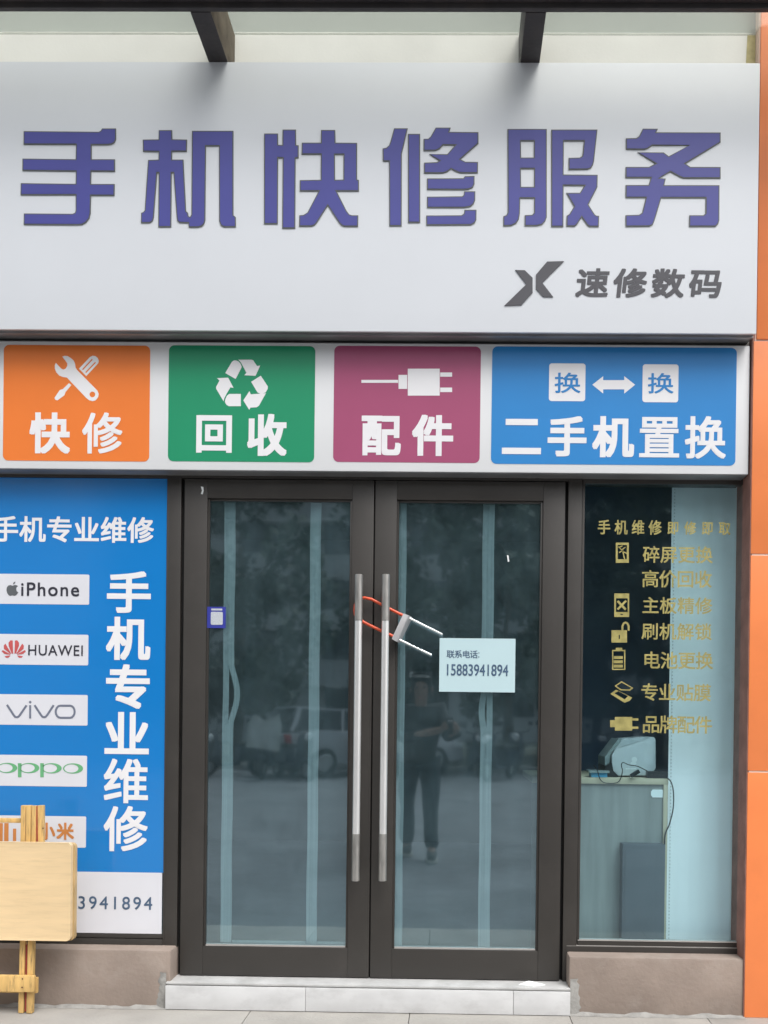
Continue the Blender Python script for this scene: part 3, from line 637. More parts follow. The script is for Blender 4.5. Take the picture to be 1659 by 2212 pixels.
# ------------------------------------------------------------------ left window with poster
zwb = P(250, 2018, 0).z
lw = thing('poster_window', (P(180, 1555, 0).x, 0.02, zTopL), 'dark framed shop window left of the door filled by a blue poster', 'window')
xl0, xl1 = P(-420, 1555, 0).x, P(355, 1555, 0).x
m = MB(); m.box(xl0, xl1, 0.002, 0.06, zTopL - 0.01, zTopL + 0.026); m.box(xl0, xl1, 0.010, 0.06, zTopL + 0.029, zwb); m.box(xl0, xl0 + 0.05, 0.002, 0.06, zwb, zt); m.box(xl0 + .05, xl1, 0.004, 0.06, zhead, zt); m.box(xl1, P(360, 1555, 0).x, 0.006, 0.06, zTopL - 0.01, zt)
ob('frame', m, M['frame'], lw, bevel=0.0015)
ob('pane', MB().add([(xl0 + .05, 0.016, zwb), (xl1, 0.016, zwb), (xl1, 0.016, zhead), (xl0 + .05, 0.016, zhead)], [(0, 1, 2, 3)]), M['glass2'], lw)
YO = 0.010
po = thing('window_poster', (P(180, 1555, YO).x, YO, zwb), 'blue phone repair poster with white brand strips behind the left window glass', 'poster')
zpw = P(250, 1884, YO).z
ob('sheet', MB().box(xl0 + .05, xl1, YO, YO + 0.002, zpw, zhead - 0.002), M['poster'], po)
ob('footer', MB().box(xl0 + .05, xl1 - 0.006, YO, YO + 0.002, zwb + 0.002, zpw), M['posterw'], po)
Y1, Y2 = YO - 0.0008, YO - 0.0016
m = MB(); line(m, '手机专业维修', (-12, 1119, 328, 1171), Y1, 0.022); ob('lettering', m, M['white'], po)
m = MB()
for ch, rc in (('手', (231, 1234, 326, 1324)), ('机', (229, 1332.5, 325, 1426)), ('专', (229, 1435, 323.5, 1531)), ('业', (226, 1538, 322, 1629)), ('维', (224, 1639, 320, 1735)), ('修', (224, 1741, 319, 1839))): fit(m, ch, rc, Y1, 0.018 if ch in '维修' else 0.028)
ob('lettering', m, M['white'], po)
m = MB(); fit(m, '15883941894', (79, 1936, 329, 1964), Y1, 0.010, space=1.25); ob('phone_number', m, M['inkb'], po)
strips = []
for (xr_, ya, yb) in ((193, 1240, 1305), (191, 1370, 1436), (189.5, 1500, 1566), (188, 1631, 1698), (186, 1762, 1829.5)):
    x0, x1, z0, z1 = R(-60, ya, xr_, yb, YO); mb = MB(); mb.poly([rrect(x0, x1, z0, z1, 0.006)], Y1); strips.append(ob('brand_strip', mb, M['posterw'], po))
fx = crop(0, 2020, 330 / 1659); m = MB()
m.poly([PL([(222,335),(190,322),(150,330),(122,365),(116,415),(128,465),(155,505),(185,516),(222,505),(262,516),(292,503),(318,470),(328,455),(300,432),(290,400),(296,365),(322,342),(300,326),(265,322)], Y2, fx)], Y2)
m.poly([PL([(232,312),(240,280),(275,258),(272,285),(252,308)], Y2, fx)], Y2); ob('fruit_mark', m, mat('fruit_grey_print', (0.11, 0.12, 0.13), 0.4), strips[0])
m = MB(); fit(m, 'iPhone', (45.6, 1258.5, 171, 1288), Y2, 0.018, space=1.15); ob('lettering', m, M['ink'], strips[0])
fx = crop(0, 2250, 330 / 1659); m = MB()
for sgn in (-1, 1):
    for lp in ([(12,400),(20,160),(60,155),(95,200),(90,260),(40,390)] , [(45,395),(150,215),(180,250),(175,310),(60,400)], [(60,405),(200,330),(215,355),(170,400),(70,415)], [(60,425),(165,440),(140,468),(100,470),(75,450)]):
        m.poly([PL([(247 + sgn * x, y) for x, y in lp], Y2, fx)], Y2)
ob('petal_mark', m, M['red'], strips[1])
m = MB(); fit(m, 'HUAWEI', (61, 1393.5, 179, 1416.5), Y2, 0.012, space=1.1); ob('lettering', m, M['ink'], strips[1])
fx = crop(0, 2460, 330 / 1659); m = MB()
def stroke(mb, pts, wd, Y, fxx, closed=False):
    n = len(pts); out, inn = [], []
    for i in range(n):
        a = Vector(pts[i - 1] if (i or closed) else pts[i]); b = Vector(pts[i]); c = Vector(pts[(i + 1) % n] if (i < n - 1 or closed) else pts[i])
        d = ((b - a).normalized() if (b - a).length else Vector((0, 0))) + ((c - b).normalized() if (c - b).length else Vector((0, 0))); d.normalize()
        nn = Vector((-d.y, d.x)) * wd / 2; out.append(tuple(b + nn)); inn.append(tuple(b - nn))
    for i in range(n if closed else n - 1):
        j = (i + 1) % n; mb.poly([PL([out[i], out[j], inn[j], inn[i]], Y, fxx)], Y)
stroke(m, [(125,255),(245,440),(270,470),(300,478),(330,468),(355,440),(475,265)], 38, Y2, fx)
stroke(m, [(540,262),(540,500)], 36, Y2, fx); m.poly([PL([(540,178),(568,207),(540,236),(512,207)], Y2, fx)], Y2)
stroke(m, [(618,262),(735,440),(760,470),(790,478),(820,468),(845,440),(960,262)], 38, Y2, fx)
ov = []
for cx_, cy_, a0 in ((1255, 380, -90), (1080, 380, 90)):
    for i in range(9):
        a = RAD(a0 + 180 * i / 8); ov.append((cx_ + 82 * math.cos(a), cy_ + 108 * math.sin(a)))
stroke(m, ov, 38, Y2, fx, True); ob('lettering', m, M['inkg'], strips[2])
fx = crop(0, 2680, 330 / 1659); m = MB()
def cres(cx_, cy_, open_):
    rng = (range(0, 33) if not open_ else range(2, 31))
    aa = [RAD(180 + 360 * i / 32) for i in rng]
    o_ = [(cx_ + 180 * math.cos(a), cy_ + 92 * math.sin(a)) for a in aa]; i_ = [(cx_ - 30 + 126 * math.cos(a), cy_ + 74 * math.sin(a)) for a in aa]
    for i in range(len(aa) - 1): m.poly([PL([o_[i], o_[i + 1], i_[i + 1], i_[i]], Y2, fx)], Y2)
cres(1308, 290, False); cres(925, 286, True); cres(525, 282, True); cres(130, 280, False)
for a, b in ((320, 385), (720, 785)): m.poly([PL([(a, 195), (b, 195), (b, 447), (a, 447)], Y2, fx)], Y2)
ob('lettering', m, M['ppgreen'], strips[3])
m = MB(); fit(m, '米', (122, 1777, 160, 1814), Y2, 0.03); fit(m, '小', (82, 1777, 119.5, 1814), Y2, 0.03)
ob('lettering', m, M['mior'], strips[4])
m = MB()
for a, b, c, d in ((-8, 1778, 6, 1817), (9, 1778, 18.5, 1817), (20, 1778, 43, 1784), (20, 1784, 25, 1817), (38, 1784, 43, 1817), (28, 1790, 35, 1817)):
    if (a, b) in ((20, 1778), (20, 1784), (38, 1784)): continue
    x0, x1, z0, z1 = R(a, b, c, d, Y2); m.poly([rrect(x0, x1, z0, z1, 0.001)], Y2)
ob('square_mark', m, M['mior'], strips[4])

# ------------------------------------------------------------------ right window
zrb = P(1430, 2033, 0).z
rw = thing('display_window', (P(1430, 1555, 0).x, 0.02, zTopL), 'shop window right of the door lettered in gold vinyl', 'window')
xr0, xr1 = P(1254, 1555, 0).x, P(1611, 1555, 0).x
xg1 = P(1607, 1555, 0).x
m = MB(); m.box(xr0 - 0.05, xg1, 0.0025, 0.06, zTopL - 0.01, zTopL + 0.024); m.box(xr0, xg1, 0.010, 0.06, zTopL + 0.028, zrb - 0.006); m.box(xr0, xg1, 0.010, 0.06, P(1430, 1044, 0).z, zt)
m.box(xr0 - 0.003, xr0 + 0.008, 0.008, 0.06, zrb, P(1430, 1044, 0).z); m.box(xg1, xr1, 0.008, 0.06, zTopL, zt)
m.box(xr0 - 0.05, xg1, 0.003, 0.03, zTopL + 0.0242, zTopL + 0.0275, 1); m.box(xr0, xg1, 0.008, 0.04, zrb - 0.006, zrb, 1)
ob('frame', m, [M['frame'], M['bead']], rw, bevel=0.001)
pane = ob('pane', MB().add([(xr0 + .008, 0.016, zrb), (xg1, 0.016, zrb), (xg1, 0.016, P(1430, 1044, 0).z), (xr0 + .008, 0.016, P(1430, 1044, 0).z)], [(0, 1, 2, 3)]), M['glass2'], rw)
YG = 0.0145
def gold(nm, mb): return ob(nm, mb, M['gold'], pane)
m = MB(); line(m, '手机维修', (1293, 1125, 1427, 1154.5), YG, 0.02, wide=0.86); line(m, '即修即取', (1443, 1128, 1576, 1155), YG, 0.02, wide=0.86); gold('lettering', m)
for s, rc in (('碎屏更换', (1391, 1182, 1537, 1216)), ('高价回收', (1388.5, 1234, 1535, 1269)), ('主板精修', (1389.5, 1292, 1536, 1326)), ('刷机解锁', (1388.5, 1348, 1535, 1382)), ('电池更换', (1391, 1410, 1538, 1445)), ('专业贴膜', (1387, 1479, 1533.5, 1514)), ('品牌配件', (1389.5, 1548, 1536, 1584))):
    m = MB(); line(m, s, rc, YG, 0.014); gold('lettering', m)
fx = crop(2140, 1920, 160 / 492)
def gp(mb, *loops): mb.poly([PL(lp, YG, fx) for lp in loops], YG - 0.0004); return mb
def rc_(a, b, c, d): return [(a, b), (c, b), (c, d), (a, d)]
m = gp(MB(), rc_(165, 40, 308, 262), rc_(186, 66, 286, 222))
for s in (((195, 85), (230, 120), (270, 90)), ((200, 150), (235, 130), (285, 160)), ((240, 125), (262, 222)), ((205, 90), (240, 75))): stroke(m, s, 12, YG - 0.0004, fx)
gold('phone_icon', m)
m = gp(MB(), rc_(148, 597, 312, 855), rc_(168, 650, 295, 800), rc_(215, 822, 243, 832)); stroke(m, [(185, 680), (275, 775)], 26, YG - .0004, fx); stroke(m, [(280, 675), (185, 772)], 24, YG - .0008, fx); gold('phone_icon', m)
m = gp(MB(), rc_(118, 1000, 288, 1135), rc_(197, 1050, 210, 1095)); stroke(m, [(238, 1000), (238, 955), (252, 925), (272, 915), (292, 925), (306, 955), (306, 1005)], 22, YG - .0004, fx); gold('padlock_icon', m)
m = gp(MB(), rc_(125, 1215, 270, 1435), rc_(138, 1230, 256, 1422)); gp(m, rc_(165, 1192, 235, 1215))
for y in (1283, 1330, 1377): gp(m, rc_(142, y, 242, y + 32))
gold('battery_icon', m)
m = gp(MB(), [(150,1610),(228,1558),(357,1632),(322,1662),(215,1660)], [(172,1610),(230,1574),(335,1632),(312,1648),(225,1645)]); gp(m, [(105,1697),(168,1650),(345,1738),(318,1772),(262,1795)], [(150,1690),(195,1668),(300,1722),(262,1758)]); gold('film_icon', m)
m = gp(MB(), rc_(155, 1950, 345, 2100)); gp(m, rc_(103, 1985, 155, 2062)); gp(m, rc_(345, 1965, 412, 1990)); gp(m, rc_(345, 2055, 412, 2080)); gold('charger_icon', m)

# ------------------------------------------------------------------ inside the right window
YD = 0.092
zfl = 0.135
xd0, xd1 = P(1150, 1690, YD).x, P(1444, 1690, YD).x
zd1, zd0 = P(1350, 1681, YD).z, P(1350, 1694, YD).z
dk = thing('desk', ((xd0 + xd1) / 2, YD + 0.3, zfl), 'pale edged desk with a grey green front panel behind the right window', 'desk')
ob('desktop', MB().box(xd0, xd1, YD, YD + 0.6, zd0, zd1), M['deskwood'], dk, bevel=0.002)
xlg = P(1433, 1740, YD).x
ob('front_panel', MB().box(xd0, xlg, YD + 0.01, YD + 0.03, zfl, zd0), M['deskpanel'], dk)
ob('leg', MB().box(xlg, xd1 - 0.002, YD, YD + 0.58, zfl, zd0), M['deskwood'], dk, bevel=0.002)
x0, x1, z0, z1 = R(1407, 1706, 1433, 1723, YD)
m = MB(); m.poly([[Vector((x0 + .008, 0, z1)), Vector((x0, 0, z1 - .010)), Vector((x0, 0, z0 + .010)), Vector((x0 + .008, 0, z0)), Vector((x1, 0, z0)), Vector((x1, 0, z1))]], YD + 0.007, YD + 0.0099)
tag(ob('paper_tag', m, M['paper']), 'small white paper tag stuck on the desk front panel', 'tag')
x0, x1, z0, z1 = R(1344, 1824, 1436, 2031, YD - 0.06)
cb = thing('floor_cabinet', ((x0 + x1) / 2, YD - 0.02, zfl), 'slate grey box standing on the floor in front of the desk panel', 'cabinet')
ob('casing', MB().box(x0, x1, YD - 0.06, YD + 0.008, zfl, z1), M['cab'], cb, bevel=0.003)
ob('door', MB().box(x0 + 0.01, x1 - 0.045, YD - 0.063, YD - 0.0601, zfl + 0.02, z1 - 0.02), M['cab'], cb, bevel=0.002)
YR = 0.112
x0, x1 = P(1445, 1555, YR).x, P(1700, 1555, YR).x
bl = thing('window_blind', ((x0 + x1) / 2, YR, zfl), 'white blind sheet covering the right half of the gold lettered window', 'blind')
m = MB(); n = 24; vs, fs = [], []
for i in range(n + 1):
    x = x0 + (x1 - x0) * i / n; y = YR + 0.010 * math.sin(math.pi * i / n) + 0.003 * math.sin(i * 1.7)
    vs += [(x, y, zfl), (x, y, zc - .05)]
ob('sheet', m.add(vs, [(2 * i, 2 * i + 2, 2 * i + 3, 2 * i + 1) for i in range(n)]), M['screen'], bl, smooth=True)
m = MB()
for i in range(150):
    z = zfl + 0.02 + i * 0.0155; m.box(x0 + 0.010, x0 + 0.015, YR - 0.002, YR - 0.0008, z, z + 0.006)
ob('perforated_edge', m, mat('blind_punch_hole', (0.55, 0.58, 0.59), 0.9), bl)
# machine and clutter on the desk
fx = crop(2050, 2580, 370 / 1659); YQ = YD + 0.08
pr = thing('desktop_printer', P(*fx(930, 830), YQ + 0.1), 'pale grey printer standing on the desk behind the right window', 'printer')
m = MB(); m.poly([PL([(585,490),(650,385),(750,245),(1180,205),(1255,205),(1282,240),(1285,700),(1265,735),(1150,820),(680,822),(600,740),(580,690)], YQ, fx)], YQ, YQ + 0.26); ob('body', m, M['printer'], pr, bevel=0.004)
m = MB(); m.poly([PL([(650,388),(750,245),(1180,207),(1180,222)], YQ - .002, fx)], YQ - 0.002, YQ - 0.0003); ob('lid', m, mat('lid_grey', (0.50, 0.55, 0.57), 0.4), pr)
m = MB(); m.poly([PL([(470,520),(690,230),(745,235),(560,480),(545,620),(470,660)], YQ + .02, fx)], YQ + 0.02, YQ + 0.22); ob('paper_tray', m, M['tray'], pr)
m = MB(); m.poly([PL(circ(940, 565, 45, 16), YQ - .001, fx)], YQ - 0.002); m.poly([PL(circ(925, 625, 48, 16, 28), YQ - .001, fx)], YQ - 0.0021); m.poly([PL(rc_(800, 700, 970, 722), YQ, fx)], YQ - 0.001)
ob('maker_mark', m, M['paper'], pr)
m = MB(); m.poly([PL([(470,665),(580,620),(600,745),(680,824),(680,850),(470,850)], YQ, fx)], YQ - 0.01, YQ + 0.2); ob('base', m, M['dark'], pr)
m = MB(); a, b, c, d = R(*fx(250, 770), *fx(510, 850), YQ - .05); m.box(a, b, YQ - 0.05, YQ + 0.02, zd1 + .0005, d)
tag(ob('small_carton', m, M['bluebox'], bevel=0.002), 'small light blue carton lying on the desk left of the printer', 'carton')
m = MB(); a, b, c, d = R(*fx(215, 735), *fx(540, 768), YQ - .05); m.box(a, b, YQ - 0.06, YQ + 0.03, d - .012, d - .002)
tag(ob('paper_pad', m, M['tray']), 'thin pale pad lying on top of the light blue carton', 'paper pad')
ps = thing('power_strip', P(*fx(1310, 850), YD + 0.02), 'black power strip on the desk corner beside the white blind', 'power strip')
a, b, c, d = R(*fx(1150, 755), *fx(1475, 862), YD + .01); ob('housing', MB().box(a, b, YD + 0.005, YD + 0.055, zd1 + .0005, d), M['dark'], ps, bevel=0.004)
m = MB()
for i in range(4): m.box(a + (b - a) * (0.14 + 0.2 * i), a + (b - a) * (0.24 + 0.2 * i), YD + 0.0035, YD + 0.005, zd1 + .012, d - .012)
ob('socket', m, mat('socket_black', (0.03, 0.03, 0.03), 0.6), ps)
YK = YD - 0.008
q = lambda x, y, Y=YK: P(*fx(x, y), Y)
def smooth_path(pts, n=6):
    out = []
    for i in range(len(pts) - 1):
        p0, p1, p2, p3 = pts[max(i - 1, 0)], pts[i], pts[i + 1], pts[min(i + 2, len(pts) - 1)]
        for j in range(n):
            t = j / n; out.append(0.5 * ((2 * p1) + (-p0 + p2) * t + (2 * p0 - 5 * p1 + 4 * p2 - p3) * t * t + (-p0 + 3 * p1 - 3 * p2 + p3) * t ** 3))
    return out + [pts[-1]]
m = MB(); m.tube(smooth_path([q(290, 650), q(350, 740), q(385, 860), q(450, 930), q(580, 945), q(680, 925), q(730, 850), q(750, 740), q(735, 660), q(760, 612), q(860, 650), q(1000, 675), q(1150, 750)]), 0.0022, 8)
tag(ob('thin_cable', m, M['dark'], smooth=True), 'thin black cable looping over the desk edge in front of the printer', 'cable')
m = MB(); m.tube(smooth_path([q(1470, 860), q(1530, 930), q(1565, 1090), q(1560, 1350), q(1500, 1600), q(1440, 1740), q(1425, 1900), q(1420, 2300)]), 0.003, 8)
tag(ob('power_cable', m, M['dark'], smooth=True), 'black power cable bowing out from the desk corner over the white blind', 'cable')
m = MB(); m.bar(q(880, 830), q(1020, 745), 0.018, 0.02); tag(ob('black_plug', m, M['dark'], bevel=0.004), 'black plug lying against the front of the printer', 'plug')
bx_ = P(1290, 1600, 1.2).x
tag(ob('dark_partition', MB().box(P(1180, 1555, .9).x, P(1560, 1555, .9).x, 0.95, 1.0, zfl, zc - 0.3), M['navy']), 'dark navy partition standing behind the desk', 'partition')

# ------------------------------------------------------------------ folding table leaning by the left plinth
fx = crop(0, 2850, 320 / 887); YTb = -0.235
ft = thing('folding_table', (P(0, 2190, YTb).x, YTb, 0), 'folded yellow pine table leaning in front of the blue poster', 'table')
x1t, x1b = P(*fx(728, 420), YTb), P(*fx(702, 1380), YTb)
zt0, zt1 = x1b.z - 0.002, x1t.z
xR = (x1t.x + x1b.x) / 2; xLft = xR - 0.62
tl = MB(); tl.poly([rrect(xLft, xR, zt0, zt1, 0.018)], YTb - 0.016, YTb + 0.006); o = ob('tabletop', tl, M['pine'], ft, bevel=0.003)
tl = MB(); tl.poly([rrect(xLft, xR + 0.006, zt0 - 0.003, zt1 - 0.004, 0.018)], YTb + 0.008, YTb + 0.034); ob('tabletop', tl, M['pinee'], ft, bevel=0.003)
def slat(a, b, wd, Y, m='pine2', nm='leg', dep=0.022):
    pa, pb = P(*fx(*a), Y), P(*fx(*b), Y); return ob(nm, MB().bar(pa, pb, wd, dep), M[m], ft, bevel=0.0025)
Ys = YTb + 0.048
slat((240, 52), (228, 900), 0.0215, Ys + 0.012); slat((293, 52), (283, 900), 0.0205, Ys); slat((343, 55), (336, 900), 0.0185, Ys - 0.004); slat((408, 52), (410, 900), 0.0245, Ys + 0.004)
xl_ = 0.50
for (a, b, wd, Y) in (((232, 1380), (216, 2098), 0.0235, Ys), ((314, 1380), (299, 2108), 0.0265, Ys - 0.002)):
    pa, pb = P(*fx(*a), Y), P(*fx(*b), Y); pb.z = 0.002
    ob('leg', MB().bar(pa, pb, wd, 0.024), M['pine2'], ft, bevel=0.004)
    ob('leg', MB().bar(pa - Vector((xl_, 0, 0)), pb - Vector((xl_, 0, 0)), wd, 0.024), M['pine2'], ft, bevel=0.004)
for (ya, yb, xr_, Y, dep) in ((1728, 1890, 345, Ys - 0.026, 0.022), (1745, 1900, 374, Ys + 0.026, 0.020), (178, 224, 212, Ys + 0.03, 0.02)):
    x1_ = P(*fx(xr_, (ya + yb) / 2), Y).x; za_, zb_ = P(*fx(100, yb), Y).z, P(*fx(100, ya), Y).z
    ob('crossbar', MB().box(x1_ - 0.62, x1_, Y - dep / 2, Y + dep / 2, za_, zb_), M['pine2'], ft, bevel=0.004)
for (a, b) in (((366, 60), (372, 410)), ((268, 1425), (258, 2095))):
    pa, pb = P(*fx(*a), Ys - 0.003), P(*fx(*b), Ys - 0.003); pb.z = max(pb.z, 0.01); ob('hinge_strip', MB().bar(pa, pb, 0.006, 0.012), mat('red_rubber_strip', (0.30, 0.04, 0.03), 0.7), ft)

for (x_, y_) in ((222, 1766), (218, 1850), (738, 856), (425, 280)):
    p_ = P(*fx(x_, y_), Ys - 0.038 if y_ > 1700 else (YTb + 0.0205 if y_ == 856 else Ys - 0.009)); ob('nail_head', MB().lathe([(0, -.0012), (.0032, -.0008), (.0036, 0)], 'Y', p_, 8), mat('rusty_nail', (0.12, 0.05, 0.03), 0.7), ft)

# ================================================================== ACROSS THE FORECOURT (seen mirrored in the glass)
def place(o, x, y, rz=0, s=1.0, z=0.0): o.location = (x, y, z); o.rotation_euler = (0, 0, rz); o.scale = (s, s, s)
# --- trees
def tree_proto(seed, label):
    rnd = random.Random(seed); t = thing('street_tree', (0, 0, 0), label, 'tree', 'trees across the forecourt')
    m = MB(); m.tube([(0, 0, 0), (0.05, 0.02, 1.2), (0.0, 0.1, 2.6), (0.1, 0.0, 5.5)], [0.17, 0.14, 0.12, 0.05], 10)
    cl = []
    for i in range(26):
        a = rnd.uniform(0, 6.28); h = rnd.uniform(1.6, 8.6); rr = (0.5 + 2.3 * math.sin(min(1, max(0, (h - 1.0) / 8.2)) * math.pi)) * rnd.uniform(0.35, 1)
        c = Vector((rr * math.cos(a), rr * math.sin(a), h)); cl.append((c, rnd.uniform(0.6, 1.1)))
        if i % 3 == 0: m.tube([(0, 0, max(1.3, h - 1.4)), c * 0.5 + Vector((0, 0, h * 0.42)), c], [0.05, 0.035, 0.012], 6)
    ob('trunk', m, M['bark'], t, smooth=True)
    lf = MB()
    for c, r in cl:
        for _ in range(210):
            d = Vector((rnd.gauss(0, 1), rnd.gauss(0, 1), rnd.gauss(0, 0.8))).normalized() * r * rnd.uniform(0.35, 1.0) ** 0.6
            p = c + d; u = Vector((rnd.uniform(-1, 1), rnd.uniform(-1, 1), rnd.uniform(-1, 1))).normalized(); v = u.orthogonal().normalized(); s = rnd.uniform(0.09, 0.17)
            lf.add([p - u * s, p + v * s * 0.6, p + u * s, p - v * s * 0.6], [(0, 1, 2, 3)])
    ob('crown', lf, M['leaf'], t); return t
TL = ['broad dark street tree behind the white car', 'tall dark street tree behind the parked scooters', 'dark street tree at the far left of the planting bed', 'dark street tree at the far right of the planting bed', 'dark street tree set back right of the photographer', 'dark street tree near the apartment block corner', 'dense dark street tree left of the white car', 'dense dark street tree right of the parked scooters']
ta = tree_proto(3, TL[0]); tb = tree_proto(11, TL[1])
spots = [(-1.2, -23.0, 0.3, 1.0), (1.6, -22.5, 2.0, 1.0), (-7.9, -24, 1.0, 1.0), (9, -24, 4.0, 1.1), (3.4, -26.5, 3.1, 1.2), (4.8, -27, 0.8, 1.25), (-6.9, -25.5, 5.1, 1.2), (6.0, -22.8, 2.6, 0.95)]
for i, (x, y, rz, s) in enumerate(spots):
    o = (ta, tb)[i] if i < 2 else copy_tree((ta, tb)[i % 2]); place(o, x, y, rz, s, 0.1); o['label'] = TL[i]
# --- apartment block
ap = thing('apartment_block', (0, -52, 0), 'grey beige apartment block far across the forecourt', 'building')
ob('wall', MB().box(-20, 38, -64, -52, 0, 24), M['wallb'], ap)
w0 = None
for r_ in range(7):
    for c_ in range(11):
        x, z = -17 + c_ * 5.2, 1.6 + r_ * 3.2
        if w0 is None:
            w0 = ob('window', MB().box(x - 1.1, x + 1.1, -52, -51.93, z, z + 1.7), M['win'], ap)
        else:
            w = w0.copy(); COL.objects.link(w); w.parent = ap; w.location = (x + 17, 0, z - 1.6)
for r_ in range(1, 7):
    m = MB(); z = r_ * 3.2 + 0.2
    for xb in (-9.2, 6.4, 22):
        m.box(xb - 2.5, xb + 2.5, -51.9, -50.8, z - 0.15, z); m.box(xb - 2.5, xb + 2.5, -50.88, -50.8, z + 1.0, z + 1.06)
        for k in range(16): m.box(xb - 2.5 + k * 0.33, xb - 2.45 + k * 0.33, -50.87, -50.82, z, z + 1.0)
    ob('balcony_row', m, M['rail'], ap)
ap2 = thing('apartment_block', (-40, -44, 0), 'pale apartment block at the far left across the forecourt', 'building')
ob('wall', MB().box(-62, -20.2, -58, -44, 0, 26), mat('pale_facade_paint', (0.62, 0.62, 0.60), 0.9), ap2)
w0 = None
for r_ in range(7):
    for c_ in range(6):
        w = ob('window', MB().box(-58, -56, -44, -43.93, 1.6, 3.2), M['win'], ap2) if w0 is None else w0.copy()
        if w0 is None: w0 = w
        else: COL.objects.link(w); w.parent = ap2; w.location = (c_ * 6.4, 0, r_ * 3.4)
# --- white car
car = thing('parked_car', (0, 0, 0), 'white estate car parked at the kerb across the forecourt', 'car')
def loft(secs, m, nm, parent, bevel=0.05, k=None):                     # secs: list of (x, halfwidth, z0, z1)
    mb = MB(); vs, fs = [], []
    for x, h0, h1, z0, z1 in secs: vs += [(x, -h0, z0), (x, h0, z0), (x, h1, z1), (x, -h1, z1)]
    n = len(secs)
    for i in range(n - 1):
        for j in range(4): fs.append((i * 4 + j, i * 4 + (j + 1) % 4, (i + 1) * 4 + (j + 1) % 4, (i + 1) * 4 + j))
    fs += [(3, 2, 1, 0), tuple((n - 1) * 4 + j for j in range(4))]
    return ob(nm, mb.add(vs, fs), m, parent, bevel=bevel)
bd = loft([(-2.25, .80, .74, .42, .95), (-2.1, .88, .86, .30, 1.02), (0.9, .9, .88, .26, 1.0), (1.7, .88, .80, .28, .92), (2.2, .78, .70, .38, .75)], M['carw'], 'body', car)
ob('roof', MB().box(-1.95, 0.15, -.62, .62, 1.47, 1.53), M['carw'], car, bevel=0.03)
gl_ = loft([(-2.2, .78, .60, 1.0, 1.05), (-1.95, .80, .62, 1.0, 1.5), (0.2, .80, .62, 1.0, 1.5), (1.1, .78, .72, .98, 1.02)], M['carg'], 'window', car, 0.02)
pm = MB()
for sg in (-1, 1):
    for xa1, xb1 in ((-2.12, -1.9), (-0.95, -0.9), (0.12, 0.2)): pm.bar((xa1, sg * .80, 1.0), (xb1, sg * .635, 1.5), 0.07, 0.05)
    pm.bar((1.08, sg * .77, 1.0), (0.2, sg * .635, 1.5), 0.06, 0.05)
ob('pillar', pm, M['carw'], car)
for x in (-1.45, 1.4):
    for sg in (-1, 1):
        wh = ob('wheel', MB().lathe([(0.0, sg * .90), (.17, sg * .905), (.2, sg * .89)], 'Y', (x, 0, .33)), M['rim'], car)
        ob('tyre', MB().lathe([(.2, sg * .89), (.31, sg * .90), (.33, sg * .86), (.33, sg * .72), (.2, sg * .70)], 'Y', (x, 0, .33)), M['tyre'], wh, smooth=True)
for sg in (-1, 1):
    ob('tail_light', MB().box(-2.27, -2.12, sg * .76 - .1, sg * .76 + .1, .72, .95), M['tail'], car, bevel=0.02); ob('headlight', MB().box(2.0, 2.18, sg * .66 - .12, sg * .66 + .12, .62, .76), M['head'], car, bevel=0.02)
place(car, -2.0, -17.3, RAD(-32))
# --- scooters
def scooter():
    t = thing('parked_scooter', (0, 0, 0), 'x', 'scooter', 'scooters parked at the kerb')
    for x in (-.62, .62):
        wh = ob('wheel', MB().lathe([(0, -.03), (.13, -.03), (.13, .03), (0, .03)], 'Y', (x, 0, .22), 20), M['rim'], t)
        ob('tyre', MB().lathe([(.13, -.04), (.2, -.045), (.22, 0), (.2, .045), (.13, .04)], 'Y', (x, 0, .22), 20), M['tyre'], wh, smooth=True)
    m = MB(); m.box(-.15, .38, -.13, .13, .24, .31); m.box(-.75, -.1, -.14, .14, .30, .66); m.bar((.40, 0, .28), (.55, 0, .98), .30, .05, up=Vector((1, 0, 0))); m.box(.45, .82, -.07, .07, .42, .47)
    ob('body', m, M['scoot'], t, bevel=0.03)
    ob('seat', MB().box(-.72, .02, -.14, .14, .665, .76), M['seat'], t, bevel=0.03)
    ob('handlebar', MB().tube([(.48, -.33, 1.05), (.53, -.12, 1.0), (.53, .12, 1.0), (.48, .33, 1.05)], .015, 8), M['dark'], t, smooth=True)
    ob('fork', MB().tube([(.55, 0, .98), (.63, 0, .22)], .03, 8), M['dark'], t, smooth=True)
    ob('headlight', MB().lathe([(0, .70), (.07, .69), (.09, .62), (.05, .55)], 'X', (0, 0, .90), 14), M['head'], t, smooth=True)
    ob('tail_light', MB().box(-.80, -.75, -.07, .07, .55, .62), M['tail'], t, bevel=0.01)
    for sg in (-1, 1):
        ob('mirror', MB().tube([(.5, sg * .3, 1.05), (.46, sg * .36, 1.22)], .008, 6).box(.43, .46, sg * .36 - .06, sg * .36 + .06, 1.19, 1.29), M['dark'], t)
    return t
sc0 = scooter()
SP = [(-3.3, -15.2, 0.9, 'navy scooter parked crosswise in front of the white car'), (-4.7, -15.9, 2.3, 'navy scooter turned away at the back of the white car'), (1.0, -15.9, 2.0, 'navy scooter standing forward of the kerb row'), (0.55, -17.6, 1.45, 'navy scooter parked nearest the photographer in the kerb row'), (1.5, -17.9, 1.7, 'navy scooter second from the right of the white car'), (2.3, -17.5, 1.5, 'navy scooter in the middle of the kerb row'), (3.3, -17.8, 1.3, 'navy scooter leaning toward the right end of the kerb row'), (-5.6, -17.3, 1.6, 'navy scooter parked left of the white car'), (4.2, -17.4, 1.6, 'navy scooter at the right end of the kerb row'), (-6.8, -17.6, 1.4, 'navy scooter at the far left beyond the white car')]
